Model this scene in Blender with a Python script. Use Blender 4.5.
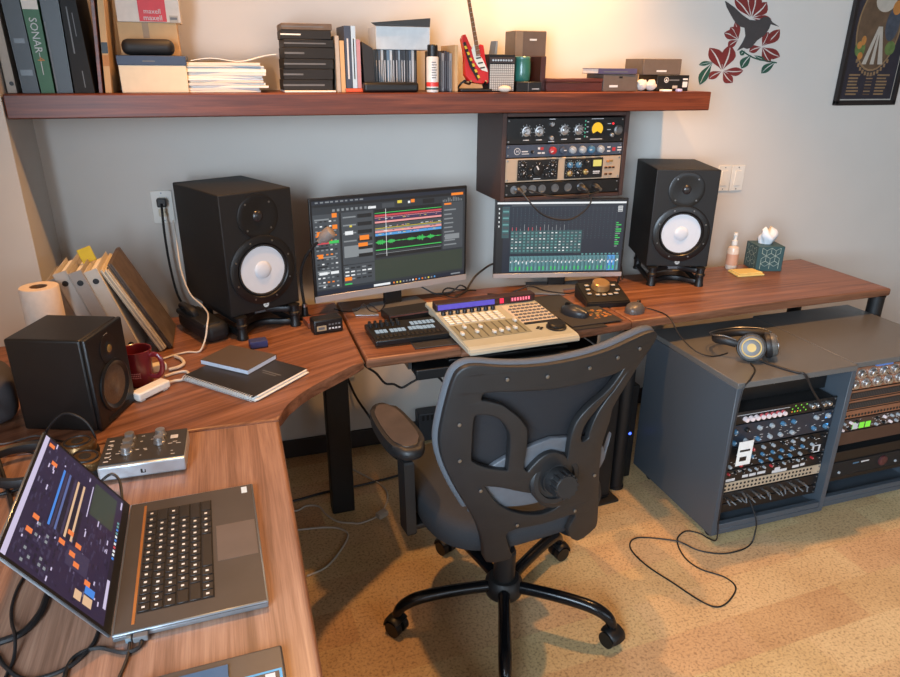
import bpy, bmesh, math, random
from mathutils import Matrix, Vector
random.seed(7)
for o in list(bpy.data.objects): bpy.data.objects.remove(o)
SC = bpy.context.scene; COL = SC.collection
R = math.radians; PI = math.pi

# ---------------------------------------------------------------- camera
cam_d = bpy.data.cameras.new('camera'); cam = bpy.data.objects.new('camera', cam_d); COL.objects.link(cam)
F_PX, PITCH, YAW, ROLL, CAM_H = 678.27, 0.380766, 0.318053, 0.0079636, 1.58206
fw = Vector((math.sin(YAW)*math.cos(PITCH), math.cos(YAW)*math.cos(PITCH), -math.sin(PITCH)))
rt = Vector((math.cos(YAW), -math.sin(YAW), 0)); up = rt.cross(fw)
r2 = rt*math.cos(ROLL)+up*math.sin(ROLL); u2 = -rt*math.sin(ROLL)+up*math.cos(ROLL)
m = Matrix((r2, u2, -fw)).transposed().to_4x4(); m.translation = (0, 0, CAM_H)
cam.matrix_world = m
cam_d.sensor_fit = 'HORIZONTAL'; cam_d.sensor_width = 36; cam_d.lens = F_PX*36/900; cam_d.clip_start = .02
SC.camera = cam

# ---------------------------------------------------------------- world, lights, exposure
W = bpy.data.worlds.new('world'); SC.world = W; W.use_nodes = True
W.node_tree.nodes['Background'].inputs[0].default_value = (.62, .78, 1, 1)
W.node_tree.nodes['Background'].inputs[1].default_value = 1.0
def light(name, kind, loc, energy, col, look=None, **k):
    d = bpy.data.lights.new(name, kind); d.energy = energy; d.color = col
    for a, b in k.items(): setattr(d, a, b)
    o = bpy.data.objects.new(name, d); COL.objects.link(o); o.location = loc
    if look is not None: o.rotation_euler = (Vector(look)-Vector(loc)).to_track_quat('-Z', 'Y').to_euler()
    return o
light('daylight_side_window', 'AREA', (-.90, -1.05, 1.62), 250, (.66, .83, 1), look=(3, -1.05, 1.62), shape='RECTANGLE', size=2.3, size_y=1.4)
light('daylight_rear_window', 'AREA', (1.9, -2.95, 1.6), 26, (.80, .90, 1), look=(1.9, 3, 1.2), shape='RECTANGLE', size=3.0, size_y=1.5)
WARM = (1, .49, .16)
light('ceiling_spot_over_corner', 'SPOT', (.09, 1.90, 2.43), 84, WARM, look=(.30, 1.55, 0), spot_size=R(104), spot_blend=.5, shadow_soft_size=.03)
light('ceiling_spot_over_cabinets', 'SPOT', (1.75, 1.87, 2.43), 100, WARM, look=(1.6, 1.5, 0), spot_size=R(120), spot_blend=.7, shadow_soft_size=.03)
light('ceiling_spot_at_wall', 'SPOT', (1.22, 2.38, 2.30), 62, (1, .52, .17), look=(1.22, 2.64, 1.85), spot_size=R(120), spot_blend=.9, shadow_soft_size=.04)
light('ceiling_spot_at_wall', 'SPOT', (.20, 2.36, 2.44), 22, (1, .50, .20), look=(.12, 2.64, 1.75), spot_size=R(125), spot_blend=.9, shadow_soft_size=.04)
vs = SC.view_settings; vs.view_transform = 'Standard'; vs.look = 'None'; vs.gamma = 1; vs.exposure = 0.14; vs.use_curve_mapping = False

# ---------------------------------------------------------------- materials
def lin(c):
    return tuple(((v/255)/12.92 if v/255 <= .04045 else ((v/255+.055)/1.055)**2.4) for v in c)
MATS = {}
def mat(name, rgb, rough=.5, metal=0, var=.08, scale=40, bump=0, emit=0, coat=0, alpha=1, spec=.5, stretch=None):
    if name in MATS: return MATS[name]
    M_ = bpy.data.materials.new(name); M_.use_nodes = True; MATS[name] = M_
    nt = M_.node_tree; N = nt.nodes; L = nt.links; b = N['Principled BSDF']
    c = lin(rgb)
    tc = N.new('ShaderNodeTexCoord'); mp = N.new('ShaderNodeMapping'); L.new(tc.outputs['Object'], mp.inputs[0])
    if stretch: mp.inputs['Scale'].default_value = stretch
    nz = N.new('ShaderNodeTexNoise'); nz.inputs['Scale'].default_value = scale; nz.inputs['Detail'].default_value = 4
    L.new(mp.outputs[0], nz.inputs[0])
    mx = N.new('ShaderNodeMix'); mx.data_type = 'RGBA'; L.new(nz.outputs[0], mx.inputs[0])
    mx.inputs[6].default_value = (*[max(0, v*(1-2*var)) for v in c], 1); mx.inputs[7].default_value = (*[min(1, v*(1+2*var)) for v in c], 1)
    L.new(mx.outputs[2], b.inputs['Base Color'])
    b.inputs['Roughness'].default_value = rough; b.inputs['Metallic'].default_value = metal
    b.inputs['Specular IOR Level'].default_value = spec
    b.inputs['Coat Weight'].default_value = coat; b.inputs['Coat Roughness'].default_value = .15
    if emit:
        L.new(mx.outputs[2], b.inputs['Emission Color']); b.inputs['Emission Strength'].default_value = emit
        b.inputs['Base Color'].default_value = (0, 0, 0, 1)
        for l in list(b.inputs['Base Color'].links): L.remove(l)
        b.inputs['Base Color'].default_value = (.01, .01, .01, 1); b.inputs['Roughness'].default_value = .35
    if bump:
        bp = N.new('ShaderNodeBump'); bp.inputs['Strength'].default_value = bump; bp.inputs['Distance'].default_value = .004
        L.new(nz.outputs[0], bp.inputs['Height']); L.new(bp.outputs[0], b.inputs['Normal'])
    if alpha < 1: b.inputs['Alpha'].default_value = alpha
    return M_
def wood(name, c1, c2, c3, axis, rough=.38, s=1.0):
    M_ = bpy.data.materials.new(name); M_.use_nodes = True
    nt = M_.node_tree; N = nt.nodes; L = nt.links; b = N['Principled BSDF']
    tc = N.new('ShaderNodeTexCoord'); ro = N.new('ShaderNodeMapping'); L.new(tc.outputs['Object'], ro.inputs[0]); ro.inputs['Rotation'].default_value = (0, 0, axis)
    mp = N.new('ShaderNodeMapping'); L.new(ro.outputs[0], mp.inputs[0]); mp.inputs['Scale'].default_value = (.9*s, 24*s, 24*s)
    n1 = N.new('ShaderNodeTexNoise'); n1.inputs['Scale'].default_value = 2.2; n1.inputs['Detail'].default_value = 6; n1.inputs['Roughness'].default_value = .62
    n1.inputs['Distortion'].default_value = .6
    L.new(mp.outputs[0], n1.inputs[0])
    mp2 = N.new('ShaderNodeMapping'); L.new(ro.outputs[0], mp2.inputs[0]); mp2.inputs['Scale'].default_value = (5*s, 160*s, 160*s)
    n2 = N.new('ShaderNodeTexNoise'); n2.inputs['Scale'].default_value = 2; n2.inputs['Detail'].default_value = 3; L.new(mp2.outputs[0], n2.inputs[0])
    cr = N.new('ShaderNodeValToRGB'); e = cr.color_ramp.elements
    e[0].position = .33; e[0].color = (*lin(c1), 1); e[1].position = .68; e[1].color = (*lin(c3), 1)
    k = e.new(.5); k.color = (*lin(c2), 1)
    L.new(n1.outputs[0], cr.inputs[0])
    mx = N.new('ShaderNodeMix'); mx.data_type = 'RGBA'; mx.blend_type = 'MULTIPLY'; mx.inputs[0].default_value = .32
    cr2 = N.new('ShaderNodeValToRGB'); cr2.color_ramp.elements[0].position = .35; cr2.color_ramp.elements[0].color = (.42, .38, .36, 1); cr2.color_ramp.elements[1].position = .6; cr2.color_ramp.elements[1].color = (1, 1, 1, 1)
    L.new(n2.outputs[0], cr2.inputs[0]); L.new(cr.outputs[0], mx.inputs[6]); L.new(cr2.outputs[0], mx.inputs[7])
    L.new(mx.outputs[2], b.inputs['Base Color']); b.inputs['Roughness'].default_value = rough
    bp = N.new('ShaderNodeBump'); bp.inputs['Strength'].default_value = .06; L.new(n2.outputs[0], bp.inputs['Height']); L.new(bp.outputs[0], b.inputs['Normal'])
    return M_
def cork_floor():
    M_ = bpy.data.materials.new('cork_floor'); M_.use_nodes = True
    nt = M_.node_tree; N = nt.nodes; L = nt.links; b = N['Principled BSDF']
    tc = N.new('ShaderNodeTexCoord')
    mp = N.new('ShaderNodeMapping'); L.new(tc.outputs['Object'], mp.inputs[0]); mp.inputs['Location'].default_value = (.13, .07, 0); mp.inputs['Rotation'].default_value = (0, 0, R(-2))
    br = N.new('ShaderNodeTexBrick'); L.new(mp.outputs[0], br.inputs[0]); br.inputs['Scale'].default_value = 1
    br.inputs['Brick Width'].default_value = .42; br.inputs['Row Height'].default_value = .145; br.inputs['Mortar Size'].default_value = .0012; br.inputs['Bias'].default_value = 0
    br.offset = .37; br.inputs['Color1'].default_value = (0, 0, 0, 1); br.inputs['Color2'].default_value = (1, 1, 1, 1); br.inputs['Mortar'].default_value = (.25, .25, .25, 1)
    cr = N.new('ShaderNodeValToRGB'); e = cr.color_ramp.elements; cr.color_ramp.interpolation = 'LINEAR'
    e[0].position = 0; e[0].color = (*lin((188, 142, 96)), 1); e[1].position = 1; e[1].color = (*lin((216, 190, 136)), 1)
    for p_, c_ in ((.25, (202, 168, 116)), (.5, (208, 180, 126)), (.75, (200, 160, 114))):
        k = e.new(p_); k.color = (*lin(c_), 1)
    L.new(br.outputs['Color'], cr.inputs[0])
    n1 = N.new('ShaderNodeTexNoise'); n1.inputs['Scale'].default_value = 5; n1.inputs['Detail'].default_value = 3; L.new(tc.outputs['Object'], n1.inputs[0])
    vo = N.new('ShaderNodeTexVoronoi'); vo.inputs['Scale'].default_value = 190; L.new(tc.outputs['Object'], vo.inputs[0])
    n3 = N.new('ShaderNodeTexNoise'); n3.inputs['Scale'].default_value = 120; n3.inputs['Detail'].default_value = 3; L.new(tc.outputs['Object'], n3.inputs[0])
    cr3 = N.new('ShaderNodeValToRGB'); cr3.color_ramp.elements[0].position = .32; cr3.color_ramp.elements[0].color = (.45, .38, .32, 1); cr3.color_ramp.elements[1].position = .5; cr3.color_ramp.elements[1].color = (1, 1, 1, 1)
    L.new(n3.outputs[0], cr3.inputs[0])
    m1 = N.new('ShaderNodeMix'); m1.data_type = 'RGBA'; m1.blend_type = 'MULTIPLY'; m1.inputs[0].default_value = .75
    L.new(cr.outputs[0], m1.inputs[6]); L.new(cr3.outputs[0], m1.inputs[7])
    hs = N.new('ShaderNodeMix'); hs.data_type = 'RGBA'; hs.blend_type = 'OVERLAY'; hs.inputs[0].default_value = .12
    L.new(m1.outputs[2], hs.inputs[6]); L.new(vo.outputs['Distance'], hs.inputs[7])
    m2 = N.new('ShaderNodeMix'); m2.data_type = 'RGBA'; m2.blend_type = 'SOFT_LIGHT'; m2.inputs[0].default_value = .5
    L.new(hs.outputs[2], m2.inputs[6]); L.new(n1.outputs[0], m2.inputs[7])
    hv = N.new('ShaderNodeHueSaturation'); hv.inputs['Saturation'].default_value = .92; L.new(m2.outputs[2], hv.inputs['Color'])
    L.new(hv.outputs[0], b.inputs['Base Color']); b.inputs['Roughness'].default_value = .42
    return M_
def weave(name, rgb, opaque, sc=500):
    M_ = bpy.data.materials.new(name); M_.use_nodes = True
    nt = M_.node_tree; N = nt.nodes; L = nt.links; b = N['Principled BSDF']
    b.inputs['Base Color'].default_value = (*lin(rgb), 1); b.inputs['Roughness'].default_value = .8
    tc = N.new('ShaderNodeTexCoord'); ck = N.new('ShaderNodeTexChecker'); ck.inputs['Scale'].default_value = sc; L.new(tc.outputs['Object'], ck.inputs[0])
    mr = N.new('ShaderNodeMapRange'); mr.inputs[3].default_value = opaque; mr.inputs[4].default_value = min(1, opaque+.12); L.new(ck.outputs['Fac'], mr.inputs[0])
    if opaque < 1: L.new(mr.outputs[0], b.inputs['Alpha'])
    else:
        bp = N.new('ShaderNodeBump'); bp.inputs['Strength'].default_value = .6; bp.inputs['Distance'].default_value = .002; L.new(ck.outputs['Fac'], bp.inputs['Height']); L.new(bp.outputs[0], b.inputs['Normal'])
    return M_

# ---------------------------------------------------------------- mesh builder
def text_mesh(s, size, ext=.0002, align='CENTER'):
    cu = bpy.data.curves.new('t', 'FONT'); cu.body = s; cu.size = size; cu.extrude = ext; cu.align_x = align; cu.align_y = 'CENTER'; cu.resolution_u = 2
    o = bpy.data.objects.new('t', cu); COL.objects.link(o)
    me = bpy.data.meshes.new_from_object(o.evaluated_get(bpy.context.evaluated_depsgraph_get()))
    bpy.data.objects.remove(o); bpy.data.curves.remove(cu); return me
UPR = Matrix.Rotation(PI/2, 4, 'X')      # drawing plane xy -> upright, facing -y
def RZ(a): return Matrix.Rotation(a, 4, 'Z')
def RX(a): return Matrix.Rotation(a, 4, 'X')
def RY(a): return Matrix.Rotation(a, 4, 'Y')
def T(x, y, z): return Matrix.Translation((x, y, z))
class MB:
    def __init__(s, M=None): s.bm = bmesh.new(); s.mats = []; s.M = M or Matrix()
    def mi(s, m_):
        if m_ not in s.mats: s.mats.append(m_)
        return s.mats.index(m_)
    def add(s, vs_, fs_, m_, smooth=False, M=None):
        X = s.M @ M if M is not None else s.M
        V = [s.bm.verts.new(X @ Vector(v)) for v in vs_]; i = s.mi(m_); out = []
        for f in fs_:
            try: q = s.bm.faces.new([V[k] for k in f])
            except ValueError: continue
            q.material_index = i; q.smooth = smooth; out.append(q)
        return V, out
    def box(s, lo, hi, m_, bev=0, seg=2, M=None):
        x0, y0, z0 = lo; x1, y1, z1 = hi
        V, F = s.add([(x0,y0,z0),(x1,y0,z0),(x1,y1,z0),(x0,y1,z0),(x0,y0,z1),(x1,y0,z1),(x1,y1,z1),(x0,y1,z1)],
              [(3,2,1,0),(4,5,6,7),(0,1,5,4),(1,2,6,5),(2,3,7,6),(3,0,4,7)], m_, M=M)
        if bev:
            es = list({e for f in F for e in f.edges})
            r_ = bmesh.ops.bevel(s.bm, geom=es, offset=bev, segments=seg, affect='EDGES', profile=.5)
            for f in r_['faces']: f.smooth = True
        return s
    def cbox(s, c, d, m_, bev=0, seg=2, M=None):
        return s.box([c[i]-d[i]/2 for i in range(3)], [c[i]+d[i]/2 for i in range(3)], m_, bev, seg, M)
    def prism(s, poly, z0, z1, m_, bev=0, M=None, seg=2):
        a = sum(poly[i-1][0]*poly[i][1]-poly[i][0]*poly[i-1][1] for i in range(len(poly)))
        if a < 0: poly = poly[::-1]
        n = len(poly)
        V, F = s.add([(x,y,z0) for x,y in poly]+[(x,y,z1) for x,y in poly],
            [tuple(range(n-1,-1,-1)), tuple(range(n,2*n))]+[(i,(i+1)%n,n+(i+1)%n,n+i) for i in range(n)], m_, M=M)
        if bev:
            es = [e for e in F[0].edges]+[e for e in F[1].edges]
            r_ = bmesh.ops.bevel(s.bm, geom=es, offset=bev, segments=seg, affect='EDGES', profile=.5)
            for f in r_['faces']: f.smooth = True
        return s
    def quad(s, x0, y0, x1, y1, z, m_, M=None):
        s.add([(x0,y0,z),(x1,y0,z),(x1,y1,z),(x0,y1,z)], [(0,1,2,3)], m_, M=M); return s
    def lathe(s, prof, m_, n=28, M=None, cap=True, smooth=True):
        vs_ = []; fs_ = []
        for (r_, z_) in prof:
            for k in range(n): vs_.append((r_*math.cos(2*PI*k/n), r_*math.sin(2*PI*k/n), z_))
        for j in range(len(prof)-1):
            for k in range(n): fs_.append((j*n+k, j*n+(k+1)%n, (j+1)*n+(k+1)%n, (j+1)*n+k))
        if cap:
            if prof[0][0] > 1e-5: fs_.append(tuple(range(n-1,-1,-1)))
            if prof[-1][0] > 1e-5: fs_.append(tuple(range((len(prof)-1)*n, len(prof)*n)))
        V, F = s.add(vs_, fs_, m_, smooth, M)
        bmesh.ops.remove_doubles(s.bm, verts=[v for v in V if v.is_valid], dist=1e-6)
        return s
    def cyl(s, p0, p1, r_, m_, r1=None, n=20):
        p0, p1 = Vector(p0), Vector(p1); d = p1-p0
        Q = Matrix.Translation(p0) @ d.to_track_quat('Z', 'Y').to_matrix().to_4x4()
        return s.lathe([(r_, 0), (r1 if r1 is not None else r_, d.length)], m_, n, Q)
    def ell(s, c, d, m_, n=24, k=12, M=None):
        X = T(*c) @ Matrix.Diagonal((*d, 1))
        if M is not None: X = M @ X
        return s.lathe([(math.sin(PI*j/k), -math.cos(PI*j/k)) for j in range(k+1)], m_, n, X, cap=False)
    def tube(s, pts, r_, m_, n=8, smooth=3, closed=False, radii=None, flat=1):
        P = [Vector(p) for p in pts]
        if radii is None: radii = [r_]*len(P)
        if smooth and len(P) > 2:
            Q = []; RR = []; L_ = len(P)
            rng = range(L_ if closed else L_-1)
            for i in rng:
                if closed: a, b, c, d = P[i-1], P[i], P[(i+1)%L_], P[(i+2)%L_]
                else: a, b, c, d = P[max(i-1,0)], P[i], P[i+1], P[min(i+2,L_-1)]
                for j in range(smooth):
                    t = j/smooth
                    Q.append(.5*((2*b)+(c-a)*t+(2*a-5*b+4*c-d)*t*t+(3*b-a-3*c+d)*t**3)); RR.append(radii[i]*(1-t)+radii[(i+1)%L_]*t)
            if not closed: Q.append(P[-1]); RR.append(radii[-1])
            P = Q; radii = RR
        L_ = len(P); vs_ = []; fs_ = []
        nrm = None
        for i in range(L_):
            if closed: t = P[(i+1)%L_]-P[i-1]
            else: t = P[min(i+1,L_-1)]-P[max(i-1,0)]
            if t.length < 1e-9: t = Vector((0,0,1))
            t.normalize()
            if nrm is None:
                nrm = t.cross(Vector((0,0,1)))
                if nrm.length < 1e-3: nrm = t.cross(Vector((0,1,0)))
            nrm = (nrm-t*nrm.dot(t)); nrm.normalize(); bn = t.cross(nrm)
            for k in range(n):
                a = 2*PI*k/n; vs_.append(P[i]+nrm*(radii[i]*math.cos(a))+bn*(radii[i]*flat*math.sin(a)))
        for i in range(L_ if closed else L_-1):
            j = (i+1)%L_
            for k in range(n): fs_.append((i*n+k, i*n+(k+1)%n, j*n+(k+1)%n, j*n+k))
        if not closed: fs_ += [tuple(range(n-1,-1,-1)), tuple(range((L_-1)*n, L_*n))]
        s.add(vs_, fs_, m_, True); return s
    def text(s, t, size, m_, M, align='CENTER', sx=1):
        me = text_mesh(t, size, align=align); X = s.M @ M @ Matrix.Diagonal((sx,1,1,1)); old = set(s.bm.faces)
        me.transform(X); s.bm.from_mesh(me); bpy.data.meshes.remove(me)
        s.bm.faces.ensure_lookup_table(); i = s.mi(m_)
        for f in s.bm.faces:
            if f not in old: f.material_index = i
        return s
    def build(s, name, parent=None, loc=None, rotz=0, sharp=38):
        s.bm.normal_update()
        for e in s.bm.edges:
            if len(e.link_faces) == 2 and e.calc_face_angle(0) > R(sharp): e.smooth = False
        me = bpy.data.meshes.new(name); s.bm.to_mesh(me); s.bm.free()
        for m_ in s.mats: me.materials.append(m_)
        o = bpy.data.objects.new(name, me); COL.objects.link(o)
        if parent: o.parent = parent
        if loc is not None: o.location = loc
        if rotz: o.rotation_euler = (0, 0, rotz)
        return o
def tag(o, label=None, cat=None, group=None, kind=None):
    if label: o['label'] = label
    if cat: o['category'] = cat
    if group: o['group'] = group
    if kind: o['kind'] = kind
    return o
def thing(name, label, cat, loc=(0,0,0), rotz=0, group=None):
    o = bpy.data.objects.new(name, None); COL.objects.link(o); o.empty_display_size = .05
    o.location = loc; o.rotation_euler = (0, 0, rotz); return tag(o, label, cat, group)
def struct(o): o['kind'] = 'structure'; return o
def dup(o, parent=None, loc=None):
    c = o.copy(); COL.objects.link(c)
    if parent: c.parent = parent
    if loc is not None: c.location = loc
    return c
def dup_tree(o, parent=None):
    c = o.copy(); COL.objects.link(c)
    if parent: c.parent = parent
    for ch in [x for x in bpy.data.objects if x.parent == o]: dup_tree(ch, c)
    return c

# common materials
blk = mat('black_plastic', (17, 17, 18), .45, var=.12, scale=60)
blk_m = mat('black_matte', (15, 15, 16), .7, var=.12, scale=80)
blk_vinyl = mat('black_vinyl_wrap', (13, 13, 14), .6, var=.15, scale=260, bump=.15)
rubber = mat('black_rubber', (20, 20, 21), .75)
cable_m = mat('black_cable', (22, 22, 24), .5)
white_p = mat('white_plastic', (225, 222, 214), .4, var=.03)
silver = mat('brushed_silver', (190, 190, 192), .3, 1, var=.05, stretch=(1, 30, 1))
steel = mat('steel', (150, 152, 155), .35, 1)
grey_p = mat('grey_plastic', (95, 96, 98), .5)
paper = mat('paper_white', (228, 226, 220), .8, var=.05, scale=90)
cream = mat('cream_card', (214, 203, 180), .75, var=.04)
gold = mat('gold_metal', (176, 150, 96), .4, .8)
red_led = mat('red_led', (255, 40, 50), emit=1.6)

# ================================================================ THE ROOM
YW = 2.64
paint = mat('wall_paint', (205, 200, 193), .85, var=.015, scale=6, bump=.0)
paint_d = mat('wall_paint_low_bounce', (128, 108, 92), .9, var=.02, scale=6)  # unseen walls given a darker tone to cut bounced light
paint_c = mat('ceiling_low_bounce', (110, 84, 62), .9, var=.01)  # unseen ceiling, plain dark tone chosen for less bounce
trim_m = mat('dark_trim', (40, 33, 30), .5)
b = MB(); b.box((-1.1, -3.2, -.08), (4.8, 2.8, 0), cork_floor()); struct(b.build('floor'))
b = MB(); b.box((-.578, YW, 0), (4.8, YW+.12, 2.62), paint); struct(b.build('wall_back'))
b = MB(); b.box((-1.1, 2.33, 0), (-.578, YW+.12, 2.62), paint); struct(b.build('wall_left_return'))
b = MB(); b.box((4.7, -3.2, 0), (4.8, YW, 2.62), paint_d); struct(b.build('wall_right'))
b = MB()
for lo, hi in (((-1.1,-3.2,0),(-.94,-2.25,2.62)), ((-1.1,.15,0),(-.94,2.33,2.62)), ((-1.1,-2.25,0),(-.94,.15,.88)), ((-1.1,-2.25,2.36),(-.94,.15,2.62))): b.box(lo, hi, paint)
struct(b.build('wall_left'))
b = MB()
for lo, hi in (((-1.1,-3.2,0),(.35,-3.06,2.62)), ((3.45,-3.2,0),(4.8,-3.06,2.62)), ((.35,-3.2,0),(3.45,-3.06,.8)), ((.35,-3.2,2.4),(3.45,-3.06,2.62))): b.box(lo, hi, paint_d)
struct(b.build('wall_front'))
b = MB(); b.box((-1.1, -3.2, 2.62), (4.8, 2.8, 2.7), paint_c); struct(b.build('ceiling'))
glass = mat('window_glass', (225, 235, 240), .05, var=0, alpha=.25)
frame_w = mat('window_frame_paint', (215, 212, 205), .5)
b = MB()
for y in (-2.25, -1.07, .11): b.box((-1.06, y, .88), (-1.0, y+.04, 2.36), frame_w)
for z in (.88, 2.32): b.box((-1.06, -2.25, z), (-1.0, .15, z+.04), frame_w)
b.box((-1.035, -2.22, .9), (-1.03, .13, 2.34), glass); struct(b.build('window_1'))
b = MB()
for x in (.35, 1.88, 3.41): b.box((x, -3.16, .8), (x+.04, -3.1, 2.4), frame_w)
for z in (.8, 2.36): b.box((.35, -3.16, z), (3.45, -3.1, z+.04), frame_w)
b.box((.37, -3.135, .82), (3.43, -3.13, 2.38), glass); struct(b.build('window_2'))
b = MB(); b.box((-.577, YW-.014, 0), (4.7, YW-.0005, .085), trim_m, .004); struct(b.build('baseboard_back'))

# ceiling spots (out of frame, they carry the lamps above)
for x, y, tx, ty, lab in ((1.75,1.87,1.45,1.45,'black ceiling spotlight above the rack cabinets'), (1.22,2.38,1.2,2.6,'black ceiling spotlight aimed at the wall over the middle of the shelf'), (.2,2.36,.15,2.6,'black ceiling spotlight aimed at the wall over the paper pile'), (.09,1.9,.3,1.5,'black ceiling spotlight above the corner of the desk')):
    t = thing('ceiling_spotlight', lab, 'lamp', (x, y, 2.618))
    b = MB(); b.lathe([(.045, -.02), (.045, 0)], blk); b.cyl((0,0,-.02), (0,0,-.09), .008, blk); b.build('stem', t)
    b = MB(); b.lathe([(.03, -.06), (.04, -.09), (.055, -.165), (.05, -.165), (.034, -.1), (.0, -.1)], blk, cap=False); b.build('lamp_shade', t)

# ================================================================ DESK
DZ = .75; TH = .034
W1, W2, W3 = (96, 60, 42), (128, 85, 61), (152, 105, 80)
wx = wood('walnut_along_wall', W1, W2, W3, 0); wy = wood('walnut_wing_daylit', (122, 90, 72), (150, 114, 94), (170, 134, 112), PI/2); wc = wood('walnut_corner', W1, W2, W3, R(-25))  # left wing walnut is lighter: pinkish daylight painted into its tones
desk = thing('desk', 'L shaped walnut desk with curved inner corner and black legs', 'desk', (0, 0, 0))
def top(name, poly, m_):
    b = MB(); b.prism(poly, DZ-TH, DZ, m_, bev=.009, seg=3); return b.build(name, desk)
top('left_wing_top', [(-.80,-.55),(.050,-.55),(.064,1.574),(-.80,1.588)], wy)
cv = [(.064,1.5775),(.074,1.612),(.095,1.655),(.131,1.705),(.17,1.745),(.215,1.782),(.262,1.82),(.30,1.85),(.343,1.882)]
top('corner_top', cv+[(.349,2.46),(-.572,2.46),(-.572,2.325),(-.80,2.325),(-.80,1.5915)], wc)
top('back_section_top', [(.3525,1.886),(.66,1.892),(.66,1.90),(1.02,1.915),(1.02,1.908),(1.317,1.944),(1.317,2.46),(.3525,2.46)], wx)
top('right_section_top', [(1.3205,1.944),(1.85,1.966),(2.56,1.973),(2.56,2.46),(1.3205,2.46)], wx)
# section of lip left and right of the controller
blk_wood = mat('black_desk_frame', (16, 16, 17), .55)
for (x, y, w, d) in ((.295,2.20,.085,.06), (-.62,-.3,.07,.07), (-.62,1.9,.07,.07)):
    b = MB(); b.box((x-w/2, y-d/2, 0), (x+w/2, y+d/2, DZ-TH), blk_wood, .006); b.build('leg', desk)
for (x, y) in ((1.378, 2.02), (2.528, 2.0), (2.50, 2.38), (.0, -.42)):
    b = MB(); b.lathe([(.034,0),(.034,.01),(.030,.012),(.030,DZ-TH-.006),(.032,DZ-TH-.004),(.032,DZ-TH)], blk_wood, M=T(x,y,0)); b.build('leg', desk)
b = MB(); b.box((-.5,2.39,.62), (.34,2.41,.71), blk_wood); b.box((.36,2.36,.64), (2.45,2.38,.71), blk_wood); b.build('rear_beam', desk)
b = MB(); b.box((-.22,-.45,.02), (-.20,2.0,DZ-TH-.0005), blk_wood); b.build('unseen_light_blocker', desk)  # added out of view below the wing to block daylight from the floor
# pull-out keyboard tray
b = MB(); b.box((.515,1.90,.655), (1.185,2.25,.668), blk_wood, .003); b.box((.51,1.885,.655), (1.19,1.9,.69), blk_wood, .003); tray = b.build('keyboard_tray', desk)
b = MB()
for x in (.50, 1.19): b.box((x,1.95,.668), (x+.012,2.25,DZ-TH), steel)
b.build('tray_rail', desk)
kb = thing('computer_keyboard', 'black computer keyboard on the pull-out tray under the controller', 'keyboard', (.86, 2.03, .669))
b = MB(); b.box((-.22,-.075,0), (.22,.075,.014), blk, .004); b.build('body', kb)
b = MB()
for r_ in range(5):
    for c_ in range(15):
        b.box((-.205+c_*.0275, -.062+r_*.026, .014), (-.182+c_*.0275, -.04+r_*.026, .02), blk_m, .002, 1)
        b.quad(-.199+c_*.0275, -.054+r_*.026, -.193+c_*.0275, -.048+r_*.026, .0203, white_p)
b.build('keys', kb)

# ================================================================ WALL SHELF
shw = wood('dark_cherry_shelf', (72, 32, 20), (100, 48, 29), (130, 68, 42), 0, .4)
b = MB(); b.box((-.574, 2.332, 0), (1.822, YW-.001, .0685), shw, .004, 2)
tag(b.build('wall_shelf', loc=(0,0,1.4325)), 'long thick dark red-brown wooden shelf mounted on the back wall', 'shelf')
SZ = 1.5015

# ================================================================ BASEBOARD HEATER, OUTLETS, SWITCHES
b = MB(); b.box((.70, YW-.082, .02), (1.62, YW-.016, .158), mat('heater_metal', (44, 48, 54), .5), .006)
ht = b.build('baseboard_heater'); tag(ht, 'long low dark grey baseboard heater on the wall behind the desk', 'heater')
b = MB()
for k in range(44): b.box((.715+k*.0205, YW-.0835, .125), (.726+k*.0205, YW-.0822, .15), blk_m)
b.build('vent_slots', ht)
def plate(name, label, cat, x, z, group=None, kind='switch'):
    t = thing(name, label, cat, (x, YW-.001, z), 0, group)
    b = MB(); b.cbox((0, -.003, 0), (.072, .006, .116), white_p, .0025); b.build('cover_plate', t)
    if kind == 'switch':
        b = MB(); b.cbox((0, -.007, 0), (.034, .006, .068), white_p, .002); b.build('rocker', t)
    else:
        for dz in (-.02, .02):
            b = MB(); b.cbox((0, -.0065, dz), (.032, .004, .028), cream, .003); o = b.build('socket', t)
            b = MB(); b.cbox((-.006, -.0086, dz+.002), (.002, .0008, .008), blk); b.cbox((.006, -.0086, dz+.002), (.002, .0008, .007), blk); b.build('slot', o)
    b = MB()
    for dz in (-.049, .049): b.cyl((0,-.006,dz), (0,-.0072,dz), .003, steel, n=10)
    b.build('screw', t)
    return t
plate('wall_outlet', 'white wall outlet with a black plug left of the left speaker', 'outlet', -.222, 1.108, kind='outlet')
plate('light_switch', 'white rocker light switch partly behind the right speaker', 'switch', 2.193, 1.114)
plate('light_switch', 'white rocker light switch right of the right speaker in full view', 'switch', 2.268, 1.112)
plate('wall_outlet', 'white wall outlet low under the desk behind the black leg', 'outlet', .40, .40, kind='outlet')
t = thing('power_plug', 'black power plug and cord in the outlet left of the left speaker', 'plug', (-.222, YW-.0105, 1.128))
b = MB(); b.box((-.016,-.03,-.016), (.016,0,.014), blk, .004); b.build('plug_body', t)
b = MB(); b.tube([(0,-.028,-.004),(0,-.05,-.03),(-.002,-.06,-.1),(.0,-.062,-.22),(.012,-.07,-.33),(.035,-.085,-.376)], .0042, cable_m); b.build('cord', t)
b = MB(); b.tube([(-.188,2.55,1.075),(-.182,2.50,1.02),(-.178,2.44,.93),(-.155,2.36,.862),(-.122,2.30,.840),(-.102,2.235,.834),(-.098,2.18,.832),(-.102,2.145,.822),(-.112,2.115,.785),(-.132,2.09,.7545),(-.164,2.095,.7545),(-.203,2.083,.7545),(-.24,2.06,.7545)], .0028, mat('white_cable', (205,196,184), .5))
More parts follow.
